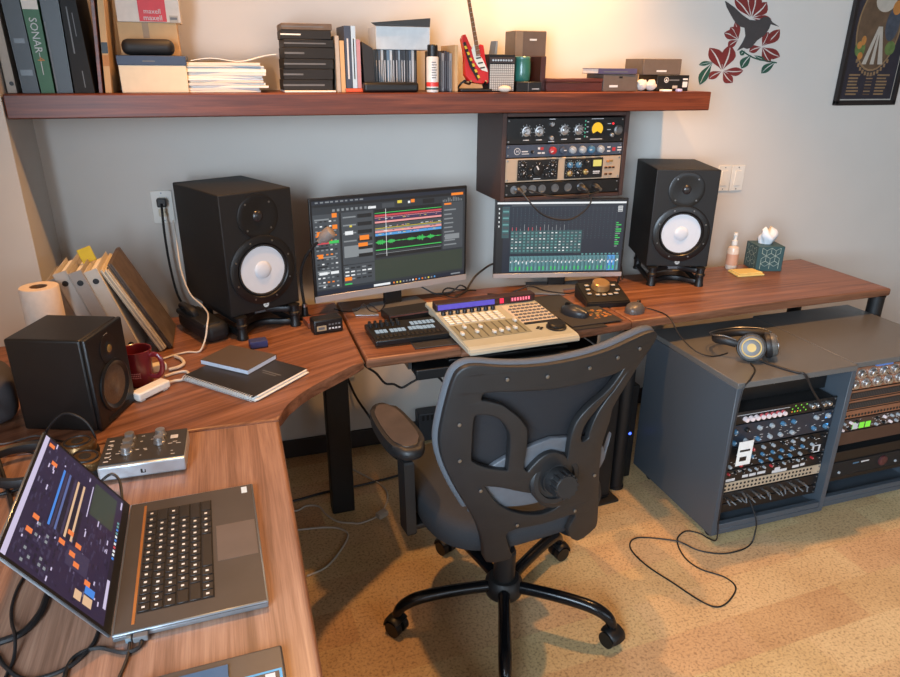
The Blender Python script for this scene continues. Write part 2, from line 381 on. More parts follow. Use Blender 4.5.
tag(b.build('white_cable'), 'thin white cord hanging from the outlet down to the desk by the black bag', 'cord')

# ================================================================ POSTER
pw, ph = .352, .64
po = thing('framed_poster', 'dark framed ornate poster hanging on the wall at the right', 'poster', (2.927, YW-.002, 1.434))
fr = mat('poster_frame', (34, 30, 30), .45)
b = MB(UPR)
b.box((-pw/2-.008,0,0), (-pw/2+.014,ph,.02), fr, .003); b.box((pw/2-.014,0,0), (pw/2+.008,ph,.02), fr, .003)
b.box((-pw/2-.008,-.006,0), (pw/2+.008,.016,.02), fr, .003); b.box((-pw/2-.008,ph-.016,0), (pw/2+.008,ph+.006,.02), fr, .003); b.build('frame', po)
pd = mat('poster_ink_dark', (44, 42, 50), .5, var=.2, scale=20); pb = mat('poster_ink_brown', (94, 74, 56), .6, var=.3, scale=24); pg = mat('poster_ink_gold', (134, 108, 78), .6, var=.15)
pl = mat('poster_ink_pale', (176, 168, 156), .6, var=.1); pgn = mat('poster_ink_green', (92, 112, 62), .6, var=.3); por = mat('poster_ink_orange', (176, 118, 60), .6, var=.2); pbl = mat('poster_ink_blue', (66, 72, 82), .6, var=.3)
b = MB(UPR); b.quad(-pw/2+.012,.014,pw/2-.012,ph-.014,.006,pl); b.quad(-pw/2+.018,.022,pw/2-.018,ph-.02,.0065,pd)
def disc(cx, cy, rx, ry, z, m_, a0=0, a1=2*PI, n=30):
    b.add([(cx+rx*math.cos(a0+(a1-a0)*k/n), cy+ry*math.sin(a0+(a1-a0)*k/n), z) for k in range(n)], [tuple(range(n))], m_)
PM_ = b.M; b.M = UPR @ T(-.006,-.026,0)
disc(0,.36,.13,.19,.0068,pg); disc(0,.36,.122,.182,.007,pb); disc(.01,.47,.06,.05,.0073,pl); disc(.075,.37,.04,.07,.0073,pbl); disc(.082,.44,.026,.03,.0075,por)
b.add([(-.06,.2,.0074),(.065,.2,.0074),(.02,.36,.0074),(-.005,.36,.0074)], [(0,1,2,3)], pl)
b.add([(-.035,.2,.0076),(-.012,.2,.0076),(.0,.33,.0076)], [(0,1,2)], pb); b.add([(.012,.2,.0076),(.035,.2,.0076),(.01,.33,.0076)], [(0,1,2)], pb)
disc(-.088,.265,.03,.034,.0076,pgn); disc(-.095,.28,.014,.016,.0078,por); disc(-.08,.235,.015,.016,.0078,por); disc(.09,.27,.03,.03,.0076,pgn)
disc(-.075,.3,.014,.02,.0078,por)
b.M = PM_
for k in range(7):
    for x0 in (-.125, .045):
        w = random.uniform(.055,.08); b.quad(x0,.04+k*.014,x0+w,.047+k*.014,.0072,pg)
    b.quad(-.02,.04+k*.014,.02,.045+k*.014,.0072,pg if k%2 else pb)
b.M = UPR @ T(-.006,-.026,0)
for k in range(12):
    a = PI*(1.25+.5*k/11); b.quad(.13*math.cos(a)-.006,.36+.2*math.sin(a)-.012,.13*math.cos(a)+.006,.36+.2*math.sin(a)+.004,.0079,pg)
for k in range(9):
    a = PI*(.2+.6*k/8); disc(.14*math.cos(a),.37+.205*math.sin(a),.008,.012,.0079,pg,n=8)
b.build('print', po)

# ================================================================ WALL DECAL: bird among lilies
DX, DZ0 = 2.17, 1.68
def dec(a, c): return (1.830+.001269*a+.000184*c-DX, 1.843+.0000375*a-.000946*c-DZ0)
de = thing('wall_decal', 'wall decal of a dark hummingbird among maroon lilies right of the shelf', 'wall decal', (DX, YW-.0006, DZ0))
char = mat('decal_charcoal', (66, 62, 62), .6); mar = mat('decal_maroon', (120, 42, 40), .6, var=.1); grn = mat('decal_green', (38, 82, 66), .6, var=.1)
DK = [0]
def dpoly(b, pts, m_):
    DK[0] += 1; b.prism([dec(*p) for p in pts], 0, .0006+.00002*DK[0], m_, M=UPR)
b = MB(); dpoly(b, [(402,108),(375,90),(368,80),(358,68),(338,68),(325,78),(305,82),(282,80),(255,62),(217,27),(184,4),(190,28),(208,62),(226,92),(246,108),(262,112),(266,145),(254,172),(232,206),(258,194),(272,200),(290,194),(312,166),(345,142),(362,116),(368,98)], char)
for v in b.bm.verts:
    if v.co.y < -.0005: v.co.y = -.0034
b.build('bird', de)
def petal(b, c, tip, w, m_=None, gap=.10):
    w = w*.95
    m_ = m_ or mar
    c = Vector(c); t_ = Vector(tip); d = t_-c; n = Vector((-d.y, d.x)).normalized()*w
    for s_ in (-1, 1):
        cu_ = n*.22; p = [c+d*.06+n*s_*.05, c+d*.2+n*s_*.26+cu_*.3, c+d*.35+n*s_*.62+cu_*.6, c+d*.5+n*s_*.9+cu_*.9, c+d*.65+n*s_*1.0+cu_, c+d*.78+n*s_*.84+cu_*.8, c+d*.9+n*s_*.46+cu_*.4, t_, c+d*.88+n*s_*.07+cu_*.4, c+d*.7+n*s_*.10+cu_*.9, c+d*.5+n*s_*.13+cu_*.9, c+d*.2+n*s_*.10+cu_*.3]
        dpoly(b, [tuple(v) for v in p], m_)
for c, tips in (((290,72), ((222,-6,24),(262,-30,26),(305,-36,28),(352,8,26),(372,78,20))), ((238,160), ((180,132,22),(206,108,22),(224,88,14),(196,192,16))),
                ((334,192), ((408,120,24),(360,130,20),(412,236,24),(372,260,20),(282,212,18))), ((172,290), ((122,192,30),(205,182,30),(258,292,20),(214,342,22),(116,322,18)))):
    b = MB()
    for tx, ty, w in tips: petal(b, c, (tx, ty), w)
    b.build('flower', de)
for c, tip, w in (((134,250),(80,346),20), ((140,252),(78,262),10), ((292,222),(250,282),20), ((300,226),(348,248),10), ((396,256),(334,306),18), ((266,206),(246,226),12)):
    b = MB(); petal(b, c, tip, w, grn); b.build('leaf', de)
b = MB(); b.tube([Vector((*dec(250,205),.0006)),Vector((*dec(300,238),.0006)),Vector((*dec(360,254),.0006)),Vector((*dec(398,262),.0006))], .0028, grn, n=6)
b2 = MB(UPR); b2.bm.free(); b2 = MB(); me_ = bpy.data.meshes.new('x'); b.bm.to_mesh(me_); me_.transform(UPR); b2.bm.from_mesh(me_); b2.mats = b.mats; b2.build('plant_stem', de)

# ================================================================ RACK GEAR HELPERS
def knob_proto(name, r_, h, m_, mark, parent, x, z, y=0, skirt=None, n=18):
    b = MB()
    prof = [(r_, 0), (r_*.92, h*.85), (r_*.75, h), (0, h)]
    if skirt: prof = [(r_*1.35, 0), (r_*1.3, h*.18), (r_, h*.22)]+prof[1:]
    b.lathe(prof, m_, n, M=T(0,0,0) @ RX(PI/2))
    a = random.uniform(-2.2, 2.2)
    if mark: b.box((-r_*.12, -h-.0006, r_*.1), (r_*.12, -h+.0001, r_*.8), mark, M=RY(a))
    o = b.build(name, parent, (x, y, z)); return o
def knob_row(parent, xs, z, r_, h, m_, mark=None, y=0, skirt=None, name='knob'):
    p0 = knob_proto(name, r_, h, m_, mark, parent, xs[0], z, y, skirt)
    for x in xs[1:]:
        c = dup(p0, parent, (x, y, z)); c.rotation_euler = (0, random.uniform(-1.6, 1.6), 0)
    return p0
def rack_unit(name, label, cat, x, y, z, w, h, depth, face, parent_group=None, ears=True, body=blk_m):
    """a rack unit, origin at the bottom centre of its front face"""
    t = thing(name, label, cat, (x, y, z), 0, parent_group)
    b = MB(); b.box((-w/2, 0, .001), (w/2, .004, h-.001), face, .001, 1); f = b.build('faceplate', t)
    b = MB(); b.box((-w/2+.012, .0045, .003), (w/2-.012, depth, h-.003), body); b.build('chassis', t)
    if ears:
        p0 = None
        for sx in (-1, 1):
            for zz in ((.009, h-.009) if h > .03 else (h/2,)):
                if p0 is None:
                    b = MB(); b.lathe([(.0034,0),(.0034,.0015),(.002,.0022),(0,.0022)], steel, 10, M=RX(PI/2)); p0 = b.build('screw', f, (sx*(w/2-.008), 0, zz))
                else: dup(p0, f, (sx*(w/2-.008), 0, zz))
    return t
def marks(t, name, rects, m_, y=-.0003):
    b = MB(UPR)
    for (x0, z0, x1, z1) in rects: b.quad(x0, z0, x1, z1, -y, m_)
    return b.build(name, t)
ink = mat('white_legend', (200, 200, 200), .6, var=.02)
alu_k = mat('aluminium_knob', (205, 205, 205), .28, .9, var=.03)
blue_k = mat('blue_knob', (66, 110, 140), .4); red_k = mat('red_knob', (170, 45, 50), .4); grey_k = mat('grey_knob', (150, 156, 160), .35)
navy = mat('blue_grey_panel', (58, 68, 84), .5); tan_al = mat('champagne_panel', (186, 164, 140), .4, .3, var=.03, stretch=(1,30,1))
amber = mat('amber_meter', (255, 190, 40), emit=1.0); teal = mat('teal_led', (90, 210, 170), emit=.8); green_led = mat('green_led', (120, 220, 60), emit=1.0)
yel_m = mat('pale_yellow_meter', (250, 226, 120), emit=.8); blue_led = mat('blue_led', (60, 90, 255), emit=4)

# ================================================================ RACK CASE UNDER THE SHELF
case_m = mat('case_dark_wood', (62, 44, 40), .5, var=.12, stretch=(1,12,1)); case_side = mat('case_side_grey', (84, 78, 76), .5, var=.05)
rc = thing('rack_case', 'open fronted dark wooden rack case hanging under the shelf', 'rack case', (1.236, 2.372, 1.112))
for x_ in (-.262, .244):
    b = MB(); b.box((x_,0,0), (x_+.018,.262,.318), case_m, .0015, 1); b.build('side_panel', rc)
b = MB(); b.box((-.2435,0,.0), (.2435,.262,.014), case_m, .0015, 1); b.build('bottom_panel', rc)
b = MB(); b.box((-.2435,0,.304), (.2435,.262,.318), case_m, .0015, 1); b.build('top_panel', rc)
b = MB(); b.box((-.2435,.25,.0145), (.2435,.261,.3035), case_m); b.build('back_panel', rc)
CX, CY, CB = 1.236, 2.3765, 1.112
WU = .485
# 1: black compressor with round amber meter
u = rack_unit('compressor', 'black rack compressor with a glowing round amber meter at the top of the hanging case', 'rack unit', CX, CY, CB+.207, WU, .092, .17, blk)
for xs in ((-.165, -.113),): knob_row(u, xs, .045, .0135, .012, alu_k, blk, skirt=1)
knob_row(u, (-.01, .049), .047, .0135, .012, alu_k, blk, skirt=1); knob_row(u, (-.064,), .070, .009, .01, alu_k, blk); knob_row(u, (-.064,), .020, .009, .01, alu_k, blk)
b = MB(); b.lathe([(.027,0),(.027,.003),(.024,.004)], blk, 28, M=RX(PI/2)); mb_ = b.build('meter', u, (.126, 0, .05))
b = MB(UPR); b.add([(.0235*math.cos(a_*PI/16), .0235*math.sin(a_*PI/16), .0042) for a_ in range(-4, 21)]+[(.008,-.004,.0042),(0,.006,.0042),(-.008,-.004,.0042)], [tuple(range(28))], amber); b.build('dial', mb_)
b = MB(); b.lathe([(.018,0),(.018,.004),(.012,.006),(.012,.01),(0,.01)], steel, 24, M=RX(PI/2)); b.build('jack_socket', u, (.218, 0, .044))
b = MB(); b.lathe([(.004,0),(.003,.004),(0,.005)], red_led, 12, M=RX(PI/2)); b.build('indicator', u, (.194, 0, .068))
knob_row(u, (.192,), .026, .008, .008, alu_k, blk)
rects = []
for cx in (-.165, -.113, -.01, .049):
    for k in range(9):
        a = PI*(-.25+1.5*k/8); rects.append((cx+.022*math.cos(a)-.0013, .046+.022*math.sin(a)-.0013, cx+.022*math.cos(a)+.0013, .046+.022*math.sin(a)+.0013))
    rects.append((cx-.012, .013, cx+.012, .016))
rects += [(.1,.085,.152,.087),(.1,.011,.152,.0135),(-.075,.086,-.05,.0885),(.17,.067,.185,.069),(.17,.045,.185,.047),(-.075,.006,-.05,.0085)]
for k in range(4): rects.append((.082, .02+k*.018, .09, .023+k*.018))
marks(u, 'legend', rects, ink)
marks(u, 'led_ladder', [(.074, .02+k*.014, .078, .026+k*.014) for k in range(5)], teal)
# 2: blue-grey preamp
u = rack_unit('preamp', 'slim blue-grey rack preamp with a row of coloured knobs in the hanging case', 'rack unit', CX, CY, CB+.159, WU, .047, .17, navy)
for x, mm in ((-.055, red_k), (-.014, navy), (.028, grey_k), (.07, grey_k), (.108, blue_k), (.148, grey_k)): knob_row(u, (x,), .023, .0145, .012, mm, ink)
b = MB(UPR); b.lathe([(.0125,0),(.0125,.0004)], ink, 24, M=T(-.198,.023,0)); b.lathe([(.0105,0),(.0105,.0006)], navy, 24, M=T(-.198,.023,0)); b.text('H', .014, ink, T(-.198,.023,.0007)); b.build('emblem', u)
marks(u, 'legend', [(-.18,.02,-.155,.024),(-.18,.012,-.15,.0145),(-.115,.012,-.102,.018),(-.099,.012,-.086,.018),(-.115,.028,-.106,.036),(.178,.012,.192,.017),(.178,.027,.192,.032),(.222,.015,.24,.02),(.222,.025,.24,.03)], ink)
knob_row(u, (-.138,), .02, .006, .008, blk, ink)
for q_ in ((-.104,.026,-.092,.036),(.2,.015,.214,.028)): marks(u, 'button_cap', [q_], red_k)
# 3: champagne panel with two black modules
u = rack_unit('dual_module_rack', 'champagne coloured rack panel holding two black knob modules and a yellow meter', 'rack unit', CX, CY, CB+.069, WU, .088, .17, tan_al)
for x0, x1 in ((-.195, -.028), (.0, .163)):
    b = MB(); b.box((x0, -.004, .006), (x1, -.0003, .082), blk, .0015, 1); b.build('module_panel', u)
for x, z, r_ in ((-.175,.064,.011),(-.175,.03,.012),(-.147,.045,.008),(-.112,.044,.023),(-.112,.064,.008),(-.075,.052,.009),(-.052,.062,.011),(-.052,.028,.011),(-.146,.02,.008),(-.08,.024,.007)):
    knob_row(u, (x,), z, r_, .009, blk, ink, y=-.0042)
for x, z, r_, mm in ((.02,.058,.012,blue_k),(.056,.058,.012,blue_k),(.02,.026,.011,gold),(.056,.026,.012,blk),(.088,.03,.011,gold),(.09,.066,.009,blk)):
    knob_row(u, (x,), z, r_, .009, mm, ink, y=-.0042)
b = MB(UPR); b.box((.114,.046,.004), (.158,.078,.008), blk, .001, 1); b.quad(.118,.05,.154,.074,.0083,yel_m); b.build('meter', u)
rr = []
for x, z, r_ in ((-.175,.064,.015),(-.175,.03,.016),(-.052,.062,.015),(-.052,.028,.015),(.02,.058,.016),(.056,.058,.016),(.02,.026,.015),(.056,.026,.016),(-.112,.044,.027)):
    for k in range(8):
        a = PI*(-.2+1.4*k/7); rr.append((x+r_*math.cos(a)-.001, z+r_*math.sin(a)-.001, x+r_*math.cos(a)+.001, z+r_*math.sin(a)+.001))
rr += [(.122,.028,.152,.032),(.122,.022,.15,.025),(-.13,.01,-.1,.013)]
marks(u, 'legend', rr, ink, y=-.0044)
b = MB(UPR)
for x, z, mm in ((.185,.066,por),(.2,.068,gold),(.178,.043,blk),(.194,.043,blk),(.21,.043,blk),(.18,.018,blk),(.2,.018,blk)): b.box((x-.006,z-.004,0), (x+.006,z+.004,.005), mm, .001, 1)
b.build('switch_bank', u)
# 4: black input panel with plugs
u = rack_unit('input_panel', 'black panel of large round sockets with plugged cables, lowest in the hanging case', 'rack unit', CX, CY, CB+.016, WU, .051, .15, blk)
for x in (-.205, -.168, -.13, -.09, -.035, .02, .075):
    b = MB(); b.lathe([(.0155,0),(.0155,.003),(.012,.003),(.011,.0005),(0,.0005)], steel, 24, M=RX(PI/2)); b.build('socket', u, (x, 0, .026))
for x in (-.19, .075, .135):
    t = thing('cable_plug', {-.19:'silver plug at the left end of the lowest panel in the hanging case', .075:'silver plug third socket from the right of the lowest hanging panel', .135:'silver plug at the right of the lowest panel in the hanging case'}[x], 'plug', (CX+x, CY-.004, CB+.044))
    b = MB(); b.lathe([(.011,0),(.011,.022),(.008,.026),(.007,.04),(.005,.05),(0,.05)], steel, 18, M=RX(PI/2+.15)); b.build('plug_body', t)
b = MB(); b.tube([(CX-.19,CY-.052,CB+.036),(CX-.165,CY-.075,CB+.0),(CX-.12,CY-.08,CB-.04),(CX-.06,CY-.082,CB-.062),(CX+.0,CY-.08,CB-.065),(CX+.05,CY-.082,CB-.04),(CX+.082,CY-.08,CB+.0),(CX+.078,CY-.054,CB+.033)], .0032, cable_m)
tag(b.build('patch_cable'), 'thin black cable looping from the hanging case in front of the right monitor', 'cable')
b = MB(); b.tube([(CX-.175,CY-.04,CB+.05),(CX-.1,CY-.07,CB+.028),(CX-.02,CY-.075,CB+.02),(CX+.06,CY-.072,CB+.022),(CX+.12,CY-.066,CB+.03)], .0028, cable_m)
tag(b.build('patch_cable'), 'thin black cable strung flat along the lowest panel of the hanging case', 'cable')
b = MB(); b.box((CX-.22,2.44,1.104), (CX-.02,2.6,1.1115), paper, .001, 1)
tag(b.build('paper_sheet'), 'white paper strip tucked under the hanging rack case', 'paper')

# ================================================================ FLOOR RACK CABINETS
cabm = mat('charcoal_laminate', (70, 78, 86), .42, var=.06, scale=300, bump=.04)
cabt = mat('charcoal_laminate_sheen', (96, 95, 93), .33, var=.05, scale=300)  # same laminate, its sheen painted in as a lighter top colour
caster_m = blk
def cabinet(x, y, label):
    w, d, z0, z1 = .497, .50, .046, .644
    t = thing('rack_cabinet', label, 'cabinet', (x, y, 0), 0, 'charcoal rack cabinets under the desk')
    for nm, lo, hi in (('side_panel', (0,0,z0), (.02,d,z1-.0205)), ('side_panel', (w-.02,0,z0), (w,d,z1-.0205)), ('bottom_panel', (.0205,0,z0), (w-.0205,d,z0+.02)), ('back_panel', (.0205,d-.012,z0+.0205), (w-.0205,d-.001,z1-.0205))):
        b = MB(); b.box(lo, hi, cabm, .001, 1); b.build(nm, t)
    b = MB(); b.box((0,-.001,z1-.02), (w,d,z1), cabt, .0012, 1); b.build('top_panel', t)
    b = MB(); b.box((.0205,.001,z0+.0205), (w-.0205,.02,z0+.042), cabm, .001, 1); b.build('toe_rail', t)
    p0 = None
    for cx, cy in ((.05,.06),(w-.05,.06),(.05,d-.06),(w-.05,d-.06)):
        if p0 is None:
            b = MB(); b.box((-.02,-.02,.04), (.02,.02,.0455), steel); b.cyl((-.012,0,.0215), (.012,0,.0215), .0212, rubber, n=20); p0 = b.build('caster', t, (cx,cy,0))
        else: dup(p0, t, (cx, cy, 0))
    b = MB(); b.box((w-.0203,.055,.22), (w-.0228,.063,.272), mat('pale_rail_label',(190,184,170),.5)); b.build('sticker', t)
    for zz in (.14, .47):
        b = MB(); b.cyl((w-.0203,.075,zz), (w-.0215,.075,zz), .004, steel, n=10); b.build('peg', t)
    return t
C1X, C1Y = 1.498, 1.583
cabinet(C1X, C1Y, 'left charcoal rack cabinet with the headphones lying on top')
C2X, C2Y = 1.998, 1.600
cabinet(C2X, C2Y, 'right charcoal rack cabinet with the bronze and green lit gear inside')
gx, gy, gw = C1X+.2485, C1Y+.030, .452
def U(name, label, z, h, face, d=.36, dy=0, ears=True): return rack_unit(name, label, 'rack unit', gx, gy+dy, z, gw, h, d, face, None, ears)
u = U('black_rack_device', 'plain black deep device at the top of the left rack cabinet', .520, .098, blk, .33, .06, ears=False)
b = MB(UPR); b.box((-.012,.05,.0005), (-.008,.075,.0015), ink); b.quad(-.16,.01,-.156,.09,.0006,mat('dim_purple',(70,46,110),.5)); b.build('badge', u)
u = U('preamp_unit', 'black rack unit with eight red and white knobs in the left cabinet', .468, .048, blk)
wk = mat('pale_knob', (224, 206, 204), .4); pk = mat('pink_red_knob', (206, 92, 96), .4)
for k in range(8):
    b = MB(); b.lathe([(.0092,0),(.0088,.008)], pk if k > 2 else wk, 16, M=RX(PI/2)); b.lathe([(.0086,.008),(.0078,.014),(0,.014)], wk, 16, M=RX(PI/2)); b.build('knob', u, (-.165+k*.0225, 0, .02))
marks(u, 'indicator_leds', [(.03+k*.012,.012+j*.011,.035+k*.012,.017+j*.011) for k in range(6) for j in range(3) if (k+j)%2], green_led)
marks(u, 'orange_leds', [(.03+k*.012,.012,.035+k*.012,.017) for k in range(0,4,2)], mat('orange_led',(255,150,50),emit=.9))
knob_row(u, (.115,.14,.165,.19), .026, .009, .012, alu_k, blk)
marks(u, 'legend', [(-.2,.034,.02,.036)], ink)
def busy(u, w, h, rows, cols, r_, mm, seed, skip=()):
    rnd = random.Random(seed)
    protos = {}
    for j in range(rows):
        for k in range(cols):
            if (j,k) in skip: continue
            x = -w/2+.03+(w-.06)*k/(cols-1)+rnd.uniform(-.003,.003); z = h*(j+.5)/rows
            M_ = rnd.choice(mm)
            if M_ not in protos: protos[M_] = knob_proto('knob', r_, .011, M_, ink, u, x, z)
            else:
                c = dup(protos[M_], u, (x,0,z)); c.rotation_euler = (0, rnd.uniform(-1.8,1.8), 0)
    rr = []
    for q in range(rows*cols*2):
        x = rnd.uniform(-w/2+.02, w/2-.04); z = rnd.uniform(.005, h-.006); rr.append((x,z,x+rnd.uniform(.003,.011),z+.0022))
    marks(u, 'legend', rr, ink)
dk = mat('dark_blue_panel', (36, 42, 52), .45)
u = U('equalizer_unit', 'dark blue rack unit with blue knobs above the white tag in left cabinet', .380, .086, dk); busy(u, gw, .086, 2, 9, .0085, (blue_k, blue_k, blk, grey_k), 3, skip=((0,6),(1,6)))
for q_ in ((.19,.052,.21,.07),(.195,.014,.212,.03)): marks(u, 'blue_display', [q_], mat('blue_display_light',(90,170,255),emit=1.2))
u = U('channel_strip_unit', 'dark rack unit crowded with small knobs beside a hanging white tag in the left cabinet', .291, .086, blk); busy(u, gw, .086, 3, 10, .0065, (blk, blue_k, grey_k, blk, red_k), 5, skip=((0,9),(1,9),(1,0),(2,0)))
b = MB(UPR); b.quad(.165,.004,.2,.034,.0006,ink); b.quad(.172,.008,.192,.03,.0008,blk); b.build('badge', u)
u = U('labelled_panel', 'black rack panel with a row of white paper labels in the left cabinet', .239, .049, blk)
busy(u, gw, .02, 1, 14, .0045, (blk, red_k, grey_k), 9)
for o in [x for x in bpy.data.objects if x.parent == u and x.name.startswith(('knob','legend'))]: o.location.z += .028
for x0, x1, z0 in ((-.13,-.105,.008),(-.1,-.072,.008),(-.065,-.03,.009),(.01,.034,.012),(.0,.066,.001),(.09,.12,.006),(.125,.145,.008),(-.2,-.16,.003)): b = MB(UPR); b.quad(x0,z0,x1,z0+.011,.0005,ink); b.build('paper_label', u)
u = U('patchbay', 'tan patchbay with two long rows of round holes in the left cabinet', .197, .040, mat('patchbay_tan',(176,158,134),.5))
b = MB(UPR); hole = mat('dark_hole',(24,20,18),.8)
for j in range(2):
    for k in range(24): b.lathe([(.0048,.0003),(.0048,.0009)], hole, 10, M=T(-.195+k*.01635,.012+j*.016,0))
hb = b.build('jack_holes', u); hb['kind'] = 'stuff'
u = U('patchbay', 'black patchbay with many silver cable plugs at the bottom of the left cabinet', .150, .044, blk)
p0 = None; rnd = random.Random(4)
for k in range(18):
    x = -.195+k*.021
    if p0 is None:
        b = MB(); b.cyl((0,0,0), (0,-.022,0), .0042, silver, n=10); b.cyl((0,-.022,0), (.004,-.034,-.012), .0028, grey_p, n=8); p0 = b.build('cable_plug', u, (x,0,.028))
    else:
        c = dup(p0, u, (x, 0, .028-(k%2)*.01)); c.rotation_euler = (rnd.uniform(-.3,.3), rnd.uniform(-.8,.8), 0)
u = U('blank_panel', 'plain black blank panel at the very bottom of the left rack cabinet', .110, .038, blk)
# hanging paper tag
b = MB(); b.box((gx-.19, gy-.022, .318), (gx-.13, gy-.0205, .412), paper); b.box((gx-.182,gy-.0224,.372), (gx-.14,gy-.0221,.38), blk); b.box((gx-.178,gy-.0224,.335), (gx-.15,gy-.0221,.352), blk)
tag(b.build('paper_tag'), 'white paper tag with black print hanging at the left of the left cabinet gear', 'tag')
# right cabinet
gx, gy = C2X+.2485, C2Y+.030
brz = mat('bronze_panel', (150, 104, 78), .42, .35, var=.06, stretch=(1,25,1)); brk = mat('black_vent', (30, 28, 28), .5)
u = U('bronze_preamp', 'bronze rack unit with two rows of silver knobs topmost in the right cabinet', .516, .089, brz)
knob_row(u, [-.17+k*.052 for k in range(7)], .064, .0145, .016, alu_k, blk, skirt=1); knob_row(u, [-.19+k*.052 for k in range(8)], .024, .0145, .016, alu_k, blk, skirt=1)
marks(u, 'legend', [(-.2,.044,.2,.0455)], blk)
for z, lab in ((.474, 'bronze edged black vented rack unit, upper of the two in the right cabinet'), (.433, 'bronze edged black vented rack unit, lower of the two in the right cabinet')):
    u = U('vented_unit', lab, z, .039, brz)
    b = MB(UPR); b.box((-.19,.006,.0003), (.2,.031,.0016), brk)
    for k in range(48): b.quad(-.186+k*.008,.009,-.182+k*.008,.028,.0019,mat('vent_bar_grey',(62,60,60),.5))  # grey upright bars on the black vent
    b.build('vent_grille', u)
u = U('bronze_strip_panel', 'bronze rack strip with a line of small black sockets in the right cabinet', .398, .033, brz)
b = MB(UPR)
for k in range(26): b.lathe([(.005,.0003),(.005,.0012)], brk, 10, M=T(-.19+k*.0153,.012,0))
b.build('socket_row', u)
u = U('green_lit_unit', 'rack unit with two glowing green keys in the right cabinet', .345, .050, mat('brown_panel',(70,52,44),.5)); busy(u, gw, .05, 2, 13, .006, (grey_k, blk, wk), 12, skip=((0,3),(1,3),(0,4),(1,4),(0,2)))
b = MB(UPR); b.box((-.115,.006,.0003), (-.092,.03,.003), green_led, .001, 1); b.box((-.085,.006,.0003), (-.062,.03,.003), green_led, .001, 1); b.box((-.148,.006,.0003), (-.122,.034,.003), ink, .001, 1); b.build('backlit_key', u)
u = U('drawer_unit', 'blank brown rack drawer front in the right cabinet', .287, .055, mat('drawer_brown',(72,50,40),.5))
u = U('power_amplifier', 'large black rack amplifier at the bottom of the right cabinet', .130, .130, blk)
b = MB(UPR); b.box((-.2,.02,.0003), (.2,.085,.004), blk_m, .003); b.quad(-.1,.066,-.07,.072,.0045,blue_k); b.quad(-.06,.066,-.02,.072,.0045,ink); b.build('front_bezel', u)
knob_row(u, (.05,), .055, .022, .012, mat('dark_red_knob',(78,40,42),.4)); knob_row(u, (-.16,.12), .04, .006, .008, grey_k)
b = MB(); b.box((gx-.115,gy-.012,.6055), (gx-.04,gy+.16,.6215), mat('blue_box',(84,124,190),.4), .002)
tag(b.build('blue_case'), 'small blue case lying on the bronze rack unit in the right cabinet', 'case')

# ================================================================ OFFICE CHAIR
AL = R(6); CHX, CHY = .665, 1.54
ch = thing('office_chair', 'black mesh back office chair on a five star base in front of the desk', 'chair', (CHX, CHY, 0), AL)
gloss = mat('glossy_black_steel', (16, 18, 22), .22, .2, var=.05); fabric = mat('seat_fabric', (40, 42, 46), .9, var=.25, scale=420, bump=.25)
ch_pl = mat('chair_plastic', (27, 27, 28), .5, var=.15, scale=25); pad_m = mat('armpad_worn', (70, 62, 58), .42, var=.3, scale=14)
b = MB(); b.lathe([(.0,.07),(.04,.07),(.056,.085),(.06,.1),(.056,.128),(.045,.14),(.0,.14)], ch_pl, 28); b.build('base_hub', ch)
base_ang = [32.5+72*k-6 for k in range(5)]
leg0 = cas0 = None
for k, a in enumerate(base_ang):
    if leg0 is None:
        b = MB(); b.tube([(.03,0,.112),(.11,0,.118),(.20,0,.120),(.275,0,.114),(.318,0,.094),(.334,0,.066)], .016, gloss, n=14, smooth=4, radii=[.019,.018,.0185,.019,.017,.014]); leg0 = b.build('leg', ch); leg0.rotation_euler = (0,0,R(a))
        b = MB(); b.cyl((-.026,0,.0255), (-.006,0,.0255), .025, blk, n=22); b.cyl((.006,0,.0255), (.026,0,.0255), .025, blk, n=22)
        b.cyl((-.006,0,.0255), (.006,0,.0255), .012, blk, n=14); b.tube([(0,-.03,.03),(0,-.024,.048),(0,0,.0585),(0,.02,.05)], .0275, blk, n=12, flat=.25); b.cyl((0,0,.05), (0,0,.07), .009, steel, n=12); cas0 = b.build('caster', ch)
        l, c = leg0, cas0
    else: l = dup(leg0, ch); c = dup(cas0, ch); l.rotation_euler = (0,0,R(a))
    c.location = (.334*math.cos(R(a)), .334*math.sin(R(a)), 0); c.rotation_euler = (0,0,R(a+[70,100,40,95,60][k]))
b = MB(); b.lathe([(.033,.14),(.033,.235),(.029,.24),(.029,.245),(.016,.246),(.016,.38)], ch_pl, 24); b.build('gas_column', ch)
b = MB(); b.box((-.085,-.13,.375), (.085,.12,.415), ch_pl, .012); b.tube([(.08,.06,.39),(.2,.07,.38),(.26,.075,.375)], .006, blk); b.build('tilt_mechanism', ch)
# seat: rounded cushion
b = MB(); n = 56; rings = []
sx, sy, cy = .262, .262, .03
def sup(t, p=3.2): 
    c_, s_ = math.cos(t), math.sin(t); return math.copysign(abs(c_)**(2/p), c_), math.copysign(abs(s_)**(2/p), s_)
prof = [(.0,.4165),(.80,.4165),(.93,.419),(.985,.432),(1.0,.452),(.99,.472),(.955,.486),(.88,.494),(.6,.493),(.3,.489),(.0,.488)]
vs_, fs_ = [], []
for q, z in prof:
    for k in range(n):
        ux, uy = sup(2*PI*k/n); x, y = sx*q*ux*(1-.05*uy), cy+sy*q*uy
        zz = z+(.018*(x/sx)**2-.02*max(0, uy*q-.55)**2*6 if z > .45 else 0); vs_.append((x, y, zz))
for j in range(len(prof)-1):
    for k in range(n): fs_.append((j*n+k, j*n+(k+1)%n, (j+1)*n+(k+1)%n, (j+1)*n+k))
V_, F_ = b.add(vs_, fs_, fabric, True); bmesh.ops.remove_doubles(b.bm, verts=V_, dist=1e-5); b.build('seat', ch, sharp=60)
